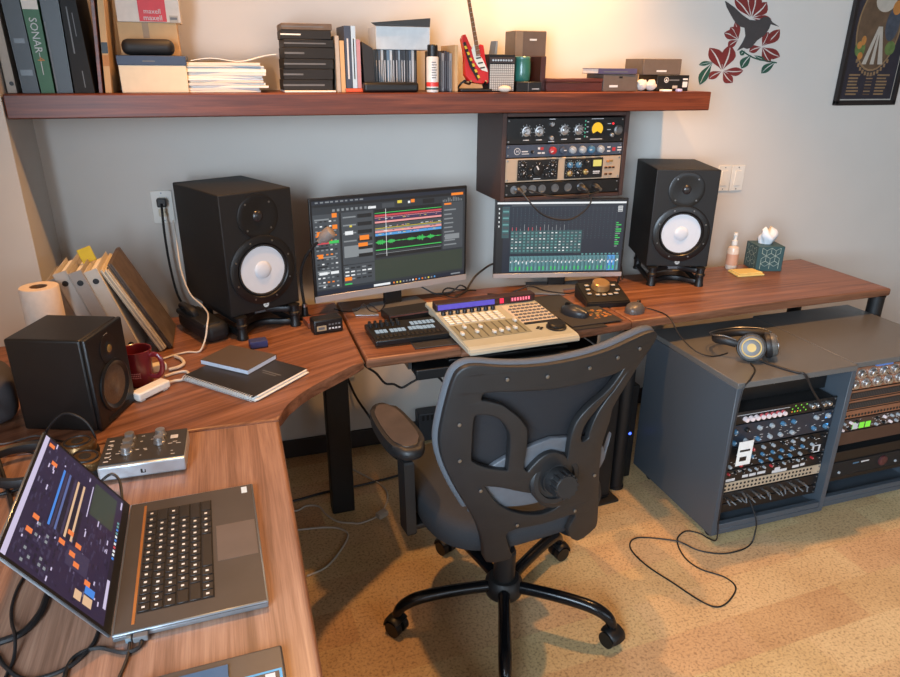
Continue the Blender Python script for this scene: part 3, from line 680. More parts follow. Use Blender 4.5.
# armrests
for s_ in (-1, 1):
    b = MB(); pts = []
    for k in range(28):
        ux, uy = sup(2*PI*k/28, 2.6); pts.append((ux*.05*(1-.10*uy), uy*.148))
    b.prism(pts, 0, .034, ch_pl, .014, M=T(s_*.290,.080,.645), seg=4)
    pts2 = [(x*.78, y*.86) for x, y in pts]; b.prism(pts2, 0, .006, pad_m, .004, M=T(s_*.290,.080,.6755)); ar = b.build('armrest_pad', ch)
    b = MB(); b.prism([(-.014,-.028),(.014,-.028),(.014,.024),(-.014,.024)], 0, 0.225, ch_pl, .008, M=T(s_*.292,-.015,.395) @ RX(R(-4))); b.box((-.009,-.02,.60), (.009,.02,.647), blk, .003, M=T(s_*.291,.002,0)); b.build('armrest_post', ch)
    b = MB(); b.box((min(s_*.085,s_*.30),-.025,.397), (max(s_*.085,s_*.30),.035,.415), ch_pl, .006); b.build('armrest_bracket', ch)
# backrest: a curved shell described by (across, height) outlines
def bk(u, v, w=0):      # w>0 is towards the sitter
    return (u, -.25-.12*(v-.5)+.5*u*u+w, v)
OUT = [(-.297,.806),(-.294,.860),(-.286,.915),(-.277,.960),(-.268,.981),(-.252,.992),(-.229,.993),(-.178,.984),(-.116,.977),(-.051,.975),(.018,.977),(.092,.983),(.157,.994),(.203,1.0),(.236,.998),(.248,.984),(.229,.955),(.2,.92),(.169,.873),(.139,.82),(.137,.78),(.127,.72),(.131,.658),(.143,.582),(.168,.445),(.159,.418),(.11,.402),(.07,.452),(.084,.506),(-.019,.509),(-.119,.508),(-.108,.443),(-.102,.414),(-.16,.417),(-.176,.484),(-.194,.546),(-.222,.606),(-.257,.676),(-.286,.75)]
H1 = [(-.218,.923),(-.207,.929),(-.172,.928),(-.109,.921),(-.029,.916),(.054,.918),(.128,.92),(.156,.925),(.121,.876),(.069,.84),(.038,.806),(.027,.763),(.027,.692),(.012,.71),(-.019,.727),(-.047,.721),(-.071,.698),(-.081,.685),(-.092,.691),(-.099,.708),(-.098,.758),(-.101,.8),(-.106,.818),(-.127,.848),(-.155,.874),(-.172,.888),(-.205,.901),(-.218,.905)]
H2 = [(-.228,.872),(-.191,.868),(-.165,.852),(-.146,.824),(-.136,.793),(-.133,.71),(-.141,.7),(-.188,.715),(-.221,.735),(-.23,.75),(-.232,.8),(-.233,.84)]
H3 = [(-.19,.667),(-.146,.656),(-.09,.631),(-.056,.616),(-.044,.596),(-.027,.572),(.006,.554),(.032,.553),(-.004,.537),(-.052,.541),(-.111,.567),(-.154,.602),(-.183,.647)]
H4 = [(.174,.924),(.14,.87),(.122,.851),(.096,.812),(.083,.765),(.081,.743),(.055,.74),(.055,.787),(.086,.83),(.122,.866)]
def shell(name, loops, th, m_, w0, bev=.0, sub=.025):
    cu = bpy.data.curves.new('c', 'CURVE'); cu.dimensions = '2D'; cu.fill_mode = 'BOTH'; cu.extrude = th/2; cu.bevel_depth = bev; cu.bevel_resolution = 2
    for L_ in loops:
        sp = cu.splines.new('POLY'); sp.points.add(len(L_)-1); sp.use_cyclic_u = True
        for p_, q in zip(sp.points, L_): p_.co = (q[0], q[1], 0, 1)
    o = bpy.data.objects.new('c', cu); COL.objects.link(o)
    me = bpy.data.meshes.new_from_object(o.evaluated_get(bpy.context.evaluated_depsgraph_get())); bpy.data.objects.remove(o); bpy.data.curves.remove(cu)
    b = MB(); b.bm.from_mesh(me); bpy.data.meshes.remove(me); b.mi(m_)
    bmesh.ops.remove_doubles(b.bm, verts=b.bm.verts, dist=1e-5)
    for f in b.bm.faces: f.material_index = 0
    for _ in range(5):
        es = [e for e in b.bm.edges if e.calc_length() > sub*1.6]
        if not es: break
        bmesh.ops.subdivide_edges(b.bm, edges=es, cuts=1)
        bmesh.ops.triangulate(b.bm, faces=[f for f in b.bm.faces if len(f.verts) > 4])
    for v in b.bm.verts: v.co = bk(v.co.x, v.co.y, w0-v.co.z)
    bmesh.ops.recalc_face_normals(b.bm, faces=b.bm.faces)
    for f in b.bm.faces: f.smooth = True
    return b.build(name, ch, sharp=32)
def smooth_loop(L_, k=3):
    P = [Vector(p) for p in L_]; n = len(P); out = []
    for i in range(n):
        a, b_, c, d = P[i-1], P[i], P[(i+1)%n], P[(i+2)%n]
        for j in range(k):
            t = j/k; out.append(tuple(.5*((2*b_)+(c-a)*t+(2*a-5*b_+4*c-d)*t*t+(3*b_-a-3*c+d)*t**3)))
    return out
bf = shell('backrest_frame', [smooth_loop(OUT), smooth_loop(H1), smooth_loop(H2), smooth_loop(H3), smooth_loop(H4)], .012, ch_pl, 0, bev=.004)
scr0 = None
for u, v in ((-.165,.957),(-.07,.951),(.04,.953),(.12,.963),(.19,.97),(-.262,.85),(-.255,.75),(-.2,.655),(-.095,.525),(.075,.52),(.12,.62)):
    x, y, z = bk(u, v, -.0125)
    if scr0 is None:
        b = MB(); b.lathe([(.0048,0),(.0044,.002),(.002,.0028),(0,.0022)], steel, 12, M=RX(PI/2)); scr0 = b.build('screw', bf, (x,y,z))
    else: dup(scr0, bf, (x,y,z))
mesh_out = [p for p in OUT if p[1] > .60]+[(.1,.6),(.0,.56),(-.12,.57),(-.19,.60)]
mo = [p for p in OUT[:24]]+[(.11,.585),(.02,.55),(-.09,.555),(-.17,.575)]+OUT[36:]
shell('backrest_mesh', [[(u*.985, .8+(v-.8)*.985) for u, v in mo]], .0015, weave('chair_mesh_weave', (30, 30, 34), .80, 700), .024)
b = MB(); path = [OUT[i] for i in (36,37,38,0,1,2,3,4,5,6,7,8,9,10,11,12,13,14,15,16,17,18,19,20)]
b.tube([bk(u*.992, v-.002, .017) for u, v in path], .014, weave('mesh_border_weave', (82, 86, 92), 1, 260), n=12, smooth=4, flat=1.0); b.build('backrest_border', ch)
# lumbar pad and knob
def bmat(u, v, w):
    x, y, z = bk(u, v, w); return T(x, y, z) @ RZ(math.atan2(1.0*u, 1)) @ RX(PI/2-.12)
b = MB(); b.lathe([(.068,-.012),(.07,.004),(.064,.010),(.052,.011),(.05,.004),(.04,.004),(.04,.014)], ch_pl, 40, M=bmat(-.004,.648,-.006)); b.build('lumbar_housing', ch)
b = MB(); b.lathe([(.036,.0),(.036,.028),(.033,.034)], ch_pl, 36, M=bmat(-.004,.648,-.006))
for k in range(14):
    a = 2*PI*k/14; b.cyl((.031*math.cos(a),.031*math.sin(a),.03), (.029*math.cos(a),.029*math.sin(a),.056), .0045, ch_pl, n=8)
pass
b.lathe([(.032,.03),(.031,.054),(.028,.058),(0,.058)], ch_pl, 32); b.bm.verts.ensure_lookup_table()
n_l = 32*4; X_ = bmat(-.004,.648,-.006)
for v in b.bm.verts:
    if abs(v.co.x) < .05 and abs(v.co.y) < .05 and v.co.z < .1: v.co = X_ @ v.co
b.build('lumbar_knob', ch)
lp = []
for k in range(40):
    ux, uy = sup(2*PI*k/40, 2.4); lp.append((ux*.185-.02, .665+uy*.095-(.03 if uy > 0 else 0)*abs(ux)))
shell('lumbar_pad', [lp], .009, mat('lumbar_grey', (84, 88, 94), .5, var=.15), .0135, bev=.003)
for u in (-.131, .118):
    b = MB(); x, y, z = bk(u, .44, .01)
    b.tube([(x,y+.004,z),(x*.95,y+.02,.405),(x*.85,y+.08,.397),(x*.7,y+.17,.396)], .02, ch_pl, n=10, flat=.55); b.build('back_bracket', ch)

for o in [x for x in bpy.data.objects if x.parent == ch and x.name.startswith(('base_hub','leg','caster','gas_column'))]: o.location += Vector((.012,-.024,0))

# ================================================================ LOUDSPEAKERS
cone = mat('white_speaker_cone', (206, 209, 214), .38, var=.02); ring_m = mat('speaker_ring', (20, 20, 21), .35); dome = mat('tweeter_dome', (40, 40, 42), .25)
def big_speaker(loc, rz, label):
    t = thing('studio_speaker', label, 'speaker', loc, rz, 'white coned studio speakers')
    b = MB(); b.box((-.125,0,0), (.125,.334,.39), blk_vinyl, .004, 2); b.build('cabinet', t)
    F = RX(PI/2)
    b = MB(); b.lathe([(.114,0),(.114,.004),(.108,.007),(.09,.0075),(.0855,.003),(.083,-.001)], ring_m, 48, M=F, cap=False); wr = b.build('woofer_ring', t, (0,0,.137))
    p0 = None
    for k in range(8):
        a = PI/8+k*PI/4
        if p0 is None:
            b = MB(); b.lathe([(.0035,0),(.003,.0015),(0,.0015)], steel, 10, M=F); p0 = b.build('screw', wr, (.1*math.cos(a),-.0073,.1*math.sin(a)))
        else: dup(p0, wr, (.1*math.cos(a),-.0073,.1*math.sin(a)))
    b = MB(); b.lathe([(.084,.0012),(.0845,.005),(.081,.0065),(.0785,.003),(.078,.0015)], rubber, 48, M=F, cap=False); b.build('surround', t, (0,0,.137))
    b = MB(); b.lathe([(.0782,.0016),(.06,.0012),(.03,.0009),(.0278,.0009)], cone, 48, M=F, cap=False); b.build('woofer_cone', t, (0,0,.137))
    b = MB(); b.lathe([(.0288,.001),(.0285,.003),(.024,.006),(.015,.008),(.006,.009),(0,.0092)], cone, 36, M=F, cap=False); b.build('dust_cap', t, (0,0,.137))
    b = MB(); b.lathe([(.07,0),(.07,.003),(.066,.0045),(.05,.0035),(.03,.002),(.018,.0012)], ring_m, 44, M=F, cap=False)
    b.lathe([(.018,.0012),(.016,.004),(.01,.007),(0,.0085)], dome, 24, M=F, cap=False); tw = b.build('tweeter', t, (0,0,.312))
    for k in range(4):
        a = PI/4+k*PI/2; dup(p0, tw, (.058*math.cos(a),-.0042,.058*math.sin(a)))
    b = MB(UPR); b.lathe([(.0098,0),(.0098,.0008),(0,.0008)], mat('lit_emblem',(235,236,238),.4,emit=.5), 24)
    for a in (PI/2, PI/2+2*PI/3, PI/2+4*PI/3): b.box((-.0008,-.001,.0008), (.0008,.0075,.0011), grey_p, M=RZ(a-PI/2))
    b.build('emblem', t, (0, -.0001, .019))
    return t
def stand(loc, rz, label):
    t = thing('speaker_stand', label, 'speaker stand', loc, rz, 'black tube speaker stands')
    for x in (-.098, .098):
        for y in (-.008, .24):
            b = MB(); b.lathe([(.018,0),(.018,.008),(.0155,.012),(.0155,.04),(.019,.044),(.019,.05),(.0155,.054),(.0155,.071),(.019,.074),(.019,.0775),(0,.0775)], blk, 20); b.build('post', t, (x, y, 0))
    for z in (.014, .060):
        b = MB(); b.tube([(-.098,.24,z),(-.098,.10,z),(-.098,.012,z),(-.07,.02,z),(-.035,.05,z),(0,.06,z),(.035,.05,z),(.07,.02,z),(.098,.012,z),(.098,.10,z),(.098,.24,z)], .009, blk, n=8, smooth=4, flat=1.3); b.build('curved_rail', t)
    b = MB(); b.box((-.025,.048,.055), (.025,.0505,.067), grey_p); b.build('badge', t)
    return t
SLa, SRa = R(25), R(-19.6)
big_speaker((.086, 2.213, DZ+.0785), SLa, 'left white coned black speaker, between the binders and the left monitor')
stand((.086, 2.213, DZ+.0005), SLa, 'black tube stand under the left white coned speaker')
big_speaker((1.724, 2.272, DZ+.0785), SRa, 'right white coned black speaker, beside the light switches')
stand((1.724, 2.272, DZ+.0005), SRa, 'black tube stand under the right white coned speaker')
t = thing('small_speaker', 'small black bookshelf speaker at the left edge beside the red mug', 'speaker', (-.318, 1.718, DZ+.001), R(69.4))
satin = mat('satin_black', (22, 20, 19), .4, var=.1); fcone = mat('woven_cone', (96, 78, 60), .4, .2, var=.3, scale=200)
b = MB(); b.box((-.086,.012,0), (.086,.195,.238), satin, .006, 3); b.build('cabinet', t)
b = MB(); b.box((-.086,0,0), (.086,.0118,.238), blk, .005, 2); b.text('— —', .008, ink, UPR @ T(0,.222,.0004)); b.build('front_baffle', t)
F = RX(PI/2)
b = MB(); b.lathe([(.066,.0005),(.066,.004),(.06,.006),(.054,.002),(.05,.0008)], ring_m, 40, M=F, cap=False); b.lathe([(.05,.001),(.03,.0006),(.018,.0008),(.012,.004),(0,.005)], fcone, 36, M=F, cap=False); b.build('woofer', t, (0,0,.088))
b = MB(); b.lathe([(.036,.0005),(.036,.002),(.02,.001),(.014,.002),(.008,.006),(0,.007)], ring_m, 30, M=F, cap=False); b.lathe([(.012,.003),(.008,.0065),(0,.0075)], gold, 20, M=F, cap=False); b.build('tweeter', t, (0,0,.185))
b = MB(); b.box((-.05,-.001,.008), (.05,.0002,.018), blk_m, .0004, 1); b.build('port_slot', t)

# ================================================================ MONITORS
def scr(name, c, e=1.0): return mat('screen_'+name, c, .35, var=0, emit=e)
sbg = scr('bg', (44,50,56)); sdk = scr('dark', (26,30,34)); spn = scr('panel', (66,72,78)); sgr = scr('grey', (128,134,138)); swh = scr('white', (225,228,230)); sor = scr('orange', (240,130,40))
sgn = scr('green', (60,190,90)); srd = scr('red', (200,70,80)); spk_ = scr('pink', (226,150,150)); syl = scr('yellow', (220,200,70)); sbl = scr('blue', (80,150,210)); stl = scr('teal', (96,150,150)); stl2 = scr('dark_teal', (52,84,88)); snv = scr('navy', (30,38,52)); sgl = scr('grass', (52,62,54)); svl = scr('violet', (60,52,86))
alu_body = mat('monitor_silver', (196, 190, 188), .35, .5, var=.02)
def monitor(loc, rz, w, h, z0, chin, label):
    t = thing('monitor', label, 'monitor', loc, rz)
    b = MB(); b.box((-w/2,0,z0), (w/2,.012,z0+h), blk, .003, 2); b.box((-w/2+.05,.012,z0+.05), (w/2-.05,.04,z0+h-.06), blk, .01); b.build('housing', t)
    b = MB(); b.box((-w/2,-.003,z0), (w/2,-.0003,z0+chin), alu_body, .001, 1); b.build('chin', t)
    return t, w-.018, h-chin-.012, z0+chin
def rnd_bits(b, x0, y0, x1, y1, n, cols, wmin, wmax, hh, z, rnd):
    for _ in range(n):
        w = rnd.uniform(wmin, wmax); x = rnd.uniform(x0, x1-w); y = y0+rnd.randrange(max(1, int((y1-y0)/hh/1.5)))*hh*1.5
        b.quad(x, y, x+w, y+hh, z, rnd.choice(cols))
def daw(b, W_, H_, z=0):
    """arranger screen drawn in units 0..1"""
    rnd = random.Random(11)
    def q(x0,y0,x1,y1,m_,dz=.0002): b.quad(x0*W_, y0*H_, x1*W_, y1*H_, z+dz, m_)
    q(0,0,1,1,sbg,0); q(0,.965,1,1,snv)
    for k in range(10): q(.02+k*.03,.975,.02+k*.03+rnd.uniform(.012,.024),.99,sgr,.0004)
    q(0,.935,1,.962,sdk); q(.9,.935,.985,.963,sor,.0004)
    for k in range(9): q(.12+k*.028,.88,.135+k*.028,.905,sgr,.0004)
    q(.34,.875,.39,.9,swh,.0004); q(.43,.87,.51,.92,spn,.0004); q(.53,.905,.56,.935,syl,.0004); q(.62,.9,.645,.935,sor,.0004); q(.6,.895,.615,.92,swh,.0004); q(.7,.875,.78,.925,sdk,.0004)
    for k in range(12): q(.84+k*.012,.87,.845+k*.012,.87+rnd.uniform(.02,.05),sgr,.0004)
    q(.16,.1,.2,.86,sdk)
    # browser column left
    q(.0,.06,.155,.86,spn,.0003)
    for k in range(15):
        y = .8-k*.05; q(.01,y,.01+rnd.uniform(.05,.12),y+.015,rnd.choice((sgr,spn,sdk)),.0005)
        for j in range(5): q(.012+j*.028,y-.02,.012+j*.028+.014,y-.006,rnd.choice((sgr,sdk,sor,sgr,swh)),.0005)
    for x,y in ((.115,.82),(.115,.7),(.02,.64),(.02,.4)): q(x,y,x+.03,y+.045,sor,.0006)
    q(.02,.55,.15,.58,srd,.0006); q(.09,.55,.15,.58,sgn,.0007); q(.02,.22,.07,.25,swh,.0006); q(.09,.22,.14,.25,swh,.0006)
    # device column
    q(.17,.3,.37,.86,spn,.0003)
    for k in range(6): q(.18,.8-k*.085,.26,.815-k*.085,sgr,.0005); q(.27,.79-k*.085,.36,.83-k*.085,sdk,.0005)
    q(.28,.55,.34,.6,sor,.0006); q(.19,.62,.24,.66,swh,.0006); q(.22,.7,.235,.72,syl,.0006); q(.18,.38,.36,.5,sgr,.0004); q(.27,.48,.33,.52,sor,.0006)
    # arranger
    q(.38,.33,.83,.86,sdk,.0003)
    q(.38,.815,.83,.822,sgn,.0005)
    for y0,y1,m_ in ((.78,.8,srd),(.735,.775,svl),(.71,.73,spk_),(.765,.772,spk_),(.66,.70,spn),(.65,.656,syl),(.63,.645,sgr),(.605,.628,spk_),(.57,.598,sbl),(.41,.42,sgn),(.385,.392,spn),(.37,.376,sgr)): q(.38,y0,.83,y1,m_,.0005)
    for k in range(110): 
        a = abs(math.sin(k*.19)*math.sin(k*.047+1.2))*.035*rnd.uniform(.3,1)+.002; q(.38+k*.0041,.5-a,.3835+k*.0041,.5+a,sgn,.0006)
    for k in range(60):
        y = rnd.choice((.75,.665,.62,.585)); x = rnd.uniform(.39,.81); q(x,y,x+rnd.uniform(.004,.02),y+.006,rnd.choice((swh,spk_,sdk,syl)),.0007)
    q(.45,.34,.453,.86,swh,.0008)
    q(.84,.33,.985,.86,spn,.0003); q(.85,.835,.9,.855,sor,.0005)
    for k in range(9): q(.85,.77-k*.05,.85+rnd.uniform(.03,.1),.785-k*.05,sgr,.0005)
    q(.855,.44,.96,.5,sgr,.0005)
    q(.37,.07,.985,.31,sgl,.0003)
    q(.17,.07,.37,.29,spn,.0003)
    for k in range(5):
        for j in range(4): q(.18+k*.036,.25-j*.04,.205+k*.036,.265-j*.04,rnd.choice((sgr,swh,sdk)),.0005)
    q(.175,.12,.22,.16,sor,.0006); q(.175,.075,.22,.09,sgn,.0006)
    q(0,0,1,.045,snv,.0004); q(.36,.01,.47,.035,swh,.0006)
    for k in range(14): q(.49+k*.022,.013,.50+k*.022,.032,rnd.choice((swh,sor,sgr,sbl,syl)),.0006)
    q(.9,.014,.97,.03,sgr,.0006)
mon, w, h, z0 = monitor((.556, 2.349, DZ), R(11.5), .613, .365, .058, .024, 'left silver monitor showing an audio timeline with a green waveform')
b = MB(UPR); daw(b, w, h); sc_ = b.build('screen', mon, (-w/2, -.0006, z0+.002)); 
dk_g = mat('monitor_stand_silver', (150, 150, 152), .35, .6)
b = MB(); b.box((-.035,.013,.006), (.035,.032,.20), blk, .004); b.build('stand_neck', mon)
b = MB(); b.prism([(-.08,-.055),(.115,-.075),(.115,.05),(-.08,.06)], .0005, .0065, dk_g, .002); b.prism([(-.175,-.04),(-.1,-.075),(-.085,-.02),(-.085,.05),(-.16,.03)], .0005, .005, dk_g, .0015); b.build('stand_foot', mon)
mon, w, h, z0 = monitor((1.243, 2.385, DZ), R(-13.1), .53, .318, .042, .019, 'right silver monitor showing a dark mixer with teal channel strips')
def mixer(b, W_, H_):
    rnd = random.Random(5)
    def q(x0,y0,x1,y1,m_,dz=.0002): b.quad(x0*W_, y0*H_, x1*W_, y1*H_, dz, m_)
    q(0,0,1,1,snv,0); q(0,.965,1,.99,swh,.0004); q(.11,.935,.68,.955,spn,.0003); q(0,0,.05,1,sdk,.0002)
    for k in range(5): q(.012,.89-k*.06,.02,.915-k*.06,swh,.0005)
    q(.04,.5,.095,.93,stl2,.0004)
    for k in range(9): q(.045,.9-k*.045,.09,.92-k*.045,stl if k%2 else spn,.0006)
    for c in range(27):
        x = .11+c*.031
        for r_ in range(14): q(x+.012,.90-r_*.032,x+.015,.905-r_*.032,sgr if r_%3 else stl,.0004)
    for c in range(18):
        x = .11+c*.0312
        q(x,.28,x+.029,.6,stl2,.0004)
        for r_ in range(7): q(x+.006,.56-r_*.042,x+.021,.575-r_*.042,rnd.choice((swh,stl,stl,sgr)),.0006)
        if c < 14: 
            v = rnd.uniform(.0,.07); q(x+.009,.6,x+.013,.62+v,sgr,.0005); 
            if c in (0,1,4,5,7): q(x+.009,.6,x+.013,.645,srd,.0006)
    for c in range(28):
        x = .11+c*.0312
        if x+.029 > .99: break
        q(x,.02,x+.029,.24,scr('strip_teal',(86,130,136)) if c not in (25,26) else sbl,.0004)
        q(x+.004,.03,x+.01,.22,stl2,.0006); q(x+.014,.04,x+.024,.09,sgn if c%3 else stl,.0006); q(x+.004,.14+rnd.uniform(-.02,.02),x+.012,.165,swh,.0008); q(x+.014,.16,x+.025,.185,rnd.choice((swh,sgr)),.0007)
        if c > 17: disc_pts = None; q(x+.006,.25,x+.022,.27,stl,.0006)
    q(.94,.85,.975,.93,swh,.0004)
    for k in range(3): q(.942,.855+k*.026,.973,.868+k*.026,snv,.0006)
    for k in range(12): q(.935,.36+k*.03,.935+rnd.uniform(.015,.045),.375+k*.03,sgn if k%3 else sgr,.0005)
b = MB(UPR); mixer(b, w, h); b.build('screen', mon, (-w/2, -.0006, z0+.002))
b = MB(); b.box((-.035,.013,.006), (.035,.032,.20), blk, .004); b.build('stand_neck', mon)
b = MB(); b.prism([(-.135,-.095),(.005,-.11),(.01,-.05),(.10,-.03),(.10,.06),(-.12,.06)], .0005, .0065, dk_g, .002); b.build('stand_foot', mon)
b = MB(); b.box((0,0,0), (.18,.085,.03), blk, .004); b.box((.004,-.0006,.021), (.176,.0003,.026), mat('reddish_edge',(96,60,54),.5)); b.box((.03,-.0006,.006), (.12,.0003,.013), blk_m)
o = b.build('audio_device', loc=(.490, 2.165, DZ+.0005), rotz=R(8)); tag(o, 'small flat black box in front of the left monitor foot', 'electronics box')

# ================================================================ CONTROL SURFACE
cs = thing('mixing_controller', 'cream mixing controller with nine faders and a purple display strip at desk centre', 'controller', (.842, 2.032, DZ+.0150), R(2.5))
crm = mat('controller_cream', (166, 170, 160), .5, var=.04); crm2 = mat('controller_tan', (130, 132, 116), .5, var=.05)
b = MB()
side = [(-.225,-.010),(-.218,.004),(-.205,.012),(.17,.028),(.205,.03),(.205,-.004),(-.19,-.004)]
b.add([(-.196,y,z) for y,z in side]+[(.196,y,z) for y,z in side], [tuple(range(6,-1,-1)), tuple(range(7,14))]+[(i,(i+1)%7,7+(i+1)%7,7+i) for i in range(7)], crm)
es = [e for e in b.bm.edges if e.calc_length() > .38 or True]; r_ = bmesh.ops.bevel(b.bm, geom=list(b.bm.edges), offset=.004, segments=2, affect='EDGES')
for f in r_['faces']: f.smooth = True
b.bm.normal_update(); bmesh.ops.recalc_face_normals(b.bm, faces=b.bm.faces); b.build('body', cs)
SL = math.atan2(.016, .375); PM = T(0, -.205, .0123) @ RX(SL)    # plane of the sloping top: x, distance from front, height
b = MB(); b.box((-.192,.305,.001), (.192,.345,.03), mat('display_bezel',(52,34,34),.4), .004, M=PM); b.build('display_hood', cs)
b = MB(PM @ T(0,.3048,.017) @ RX(R(78)))
vio = mat('lcd_violet', (92, 78, 200), emit=.9); b.quad(-.185,-.010,.03,.008,.0015,vio); b.build('lcd_strip', cs)
b = MB(PM @ T(0,.3048,.017) @ RX(R(78))); rd2 = mat('red_segment', (235,30,70), emit=1.3)
b.quad(.05,-.010,.066,.008,.0015,rd2); b.quad(.092,-.010,.174,.008,.0014,mat('dark_red_window',(120,16,40),emit=.6))
for k in range(7): b.quad(.097+k*.011,-.006,.103+k*.011,.005,.0018,mat('bright_segment',(255,110,130),emit=1.6))
b.build('time_display', cs)
b = MB(); b.box((-.19,.055,.0004), (.055,.175,.0012), crm2, M=PM); 
for k in range(9): b.box((-.176+k*.0265,.062,.0012), (-.173+k*.0265,.168,.0016), blk, M=PM)
b.build('fader_panel', cs)
f0 = None; rnd = random.Random(8)
for k in range(9):
    yy = (.095,.145,.10,.135,.082,.085,.09,.092,.15)[k]; P_ = PM @ Vector((-.1745+k*.0265, yy, .0017))
    if f0 is None: b = MB(); b.box((-.005,-.0095,0), (.005,.0095,.009), white_p, .0018); b.box((-.005,-.0008,.0085), (.005,.0008,.0092), blk); f0 = b.build('fader_cap', cs, P_)
    else: dup(f0, cs, P_)
k0 = None
for k in range(8):
    P_ = PM @ Vector((-.1745+k*.0265, .275, .0006))
    if k0 is None: b = MB(); b.lathe([(.0085,0),(.008,.011),(.0065,.013),(0,.013)], blk, 18); k0 = b.build('knob', cs, P_)
    else: dup(k0, cs, P_)
b0 = None; lt = mat('button_lit', (244, 214, 196), .4)
for r_ in range(4):
    for k in range(8):
        P_ = PM @ Vector((-.1745+k*.0265, .192+r_*.0185, .0006))
        if b0 is None: b = MB(); b.box((-.009,-.0065,0), (.009,.0065,.004), white_p, .001, 1); b0 = b.build('button', cs, P_)
        else: dup(b0, cs, P_)
b1 = None
for r_ in range(6):
    for k in range(8):
        if r_ == 5 and k < 1: continue
        P_ = PM @ Vector((.066+k*.0165, .145+r_*.026, .0006))
        if b1 is None: b = MB(); b.box((-.006,-.0045,0), (.006,.0045,.004), grey_p, .001, 1); b1 = b.build('button', cs, P_)
        else: dup(b1, cs, P_)
b = MB(); b.box((.05,.128,.0002), (.192,.29,.0005), mat('controller_grey',(190,184,178),.5), M=PM); b.build('button_field', cs)
b = MB(); b.box((.058,.112,.0004), (.19,.126,.003), blk, .001, 1, M=PM)
b.build('transport_keys', cs)
b = MB(); b.lathe([(.034,0),(.034,.004),(.03,.006),(.03,.014),(.026,.018),(0,.017)], blk, 32, M=PM @ T(.148,.062,.0004)); b.build('jog_wheel', cs)
b = MB()
for x, y in ((.082,.07),(.098,.07),(.09,.078),(.09,.062)): b.box((x-.005,y-.003,.0004), (x+.005,y+.003,.004), blk, .001, 1, M=PM)
b.build('cursor_keys', cs)
# black mat under it, pad controller, mouse area
b = MB(); b.box((.515,1.915,DZ+.0006), (1.205,2.285,DZ+.0045), mat('black_mat',(40,40,43),.6,var=.1), .0015, 1)
tag(b.build('desk_mat'), 'large thin black desk mat under the cream mixing controller', 'mat')
pc = thing('pad_controller', 'black pad controller with small white lit buttons left of the cream controller', 'controller', (.528, 2.045, DZ+.006), R(1.5))
b = MB(); b.box((-.132,-.083,0), (.115,.083,.019), blk, .004); b.build('body', pc)
wpad = mat('pale_lit_pad', (196, 214, 226), .4, emit=.55); p0 = None
spots = [(-.108+k*.0135,-.012+j*.014) for k in range(3) for j in range(2)]+[(-.06+k*.0135,-.014+j*.014) for k in range(4) for j in range(2)]+[(.004+k*.0135,-.012+j*.014) for k in range(3) for j in range(2)]+[(.04+k*.0135,-.016+j*.014) for k in range(4) for j in range(2)]+[(.022+k*.0145,.03+j*.016) for k in range(6) for j in range(2)]
for x, y in spots:
    if p0 is None: b = MB(); b.box((-.0058,-.006,0), (.0058,.006,.0025), wpad, .0008, 1); p0 = b.build('pad', pc, (x,y,.0192))
    else: dup(p0, pc, (x,y,.0192))
k0 = None
for k in range(6):
    for j in range(2):
        if k0 is None: b = MB(); b.lathe([(.006,0),(.005,.014),(0,.014)], blk_m, 14); k0 = b.build('knob', pc, (-.118+k*.019,.042+j*.022,.0192))
        else: dup(k0, pc, (-.118+k*.019,.042+j*.022,.0192))
b0 = None
for k in range(16):
    if b0 is None: b = MB(); b.box((-.005,-.012,0), (.005,.012,.002), blk_m, .0008, 1); b0 = b.build('key', pc, (-.118+k*.0145,-.052,.0192))
    else: dup(b0, pc, (-.118+k*.0145,-.052,.0192))
mp_m = mat('mouse_pad_cloth', (46, 46, 50), .8, var=.1)
b = MB(); b.prism([(0,0),(.205,0),(.205,.165),(0,.165)], 0, .003, mp_m, .001); mpad = b.build('mouse_pad', loc=(1.078, 1.935, DZ+.0055), rotz=R(3)); tag(mpad, 'dark grey mouse pad with an orange patch, right of the cream controller', 'mouse pad')
b = MB(); rnd = random.Random(2)
for k in range(26):
    x, y = .115+rnd.uniform(0,.07), .04+rnd.uniform(0,.085); b.quad(x,y,x+rnd.uniform(.006,.016),y+rnd.uniform(.004,.012),.0033+k*.00002,por if k%3 else gold)
b.build('printed_patch', mpad)
mo_ = thing('computer_mouse', 'black wireless mouse lying on the mouse pad', 'mouse', (1.143, 2.045, DZ+.0092), R(30))
def mouse_shape(b, L_, w, h, m_):
    n = 20; rings = []
    for j in range(9):
        t_ = j/8; y = -L_/2+L_*t_; ww = w/2*math.sin(PI*min(.97, max(.06, t_*.9+.07)))**.55; hh = h*(.35+.65*math.sin(PI*(t_*.78+.12)))
        rings.append([(ww*math.cos(PI*k/n), y, hh*math.sin(PI*k/n)**.7 if 0 < k < n else 0) for k in range(n+1)])
    vs_ = [p for r_ in rings for p in r_]; N_ = n+1
    fs_ = [(j*N_+k, j*N_+k+1, (j+1)*N_+k+1, (j+1)*N_+k) for j in range(8) for k in range(n)]+[tuple(range(n,-1,-1)), tuple(8*N_+k for k in range(N_))]
    V, F = b.add(vs_, fs_, m_, True); b.add([V[j*N_].co[:] for j in range(9)]+[V[j*N_+n].co[:] for j in range(8,-1,-1)], [tuple(range(18))], m_); bmesh.ops.recalc_face_normals(b.bm, faces=b.bm.faces)
b = MB(); mouse_shape(b, .105, .064, .036, mat('mouse_shell',(44,48,54),.35)); b.build('shell', mo_, sharp=60)
b = MB(); b.cyl((-.004,.03,.031), (.004,.03,.031), .009, blk, n=16); b.build('scroll_wheel', mo_)
mo2 = thing('computer_mouse', 'small grey wired mouse lying on the wood below the right speaker', 'mouse', (1.385, 2.03, DZ+.0005), R(-60))
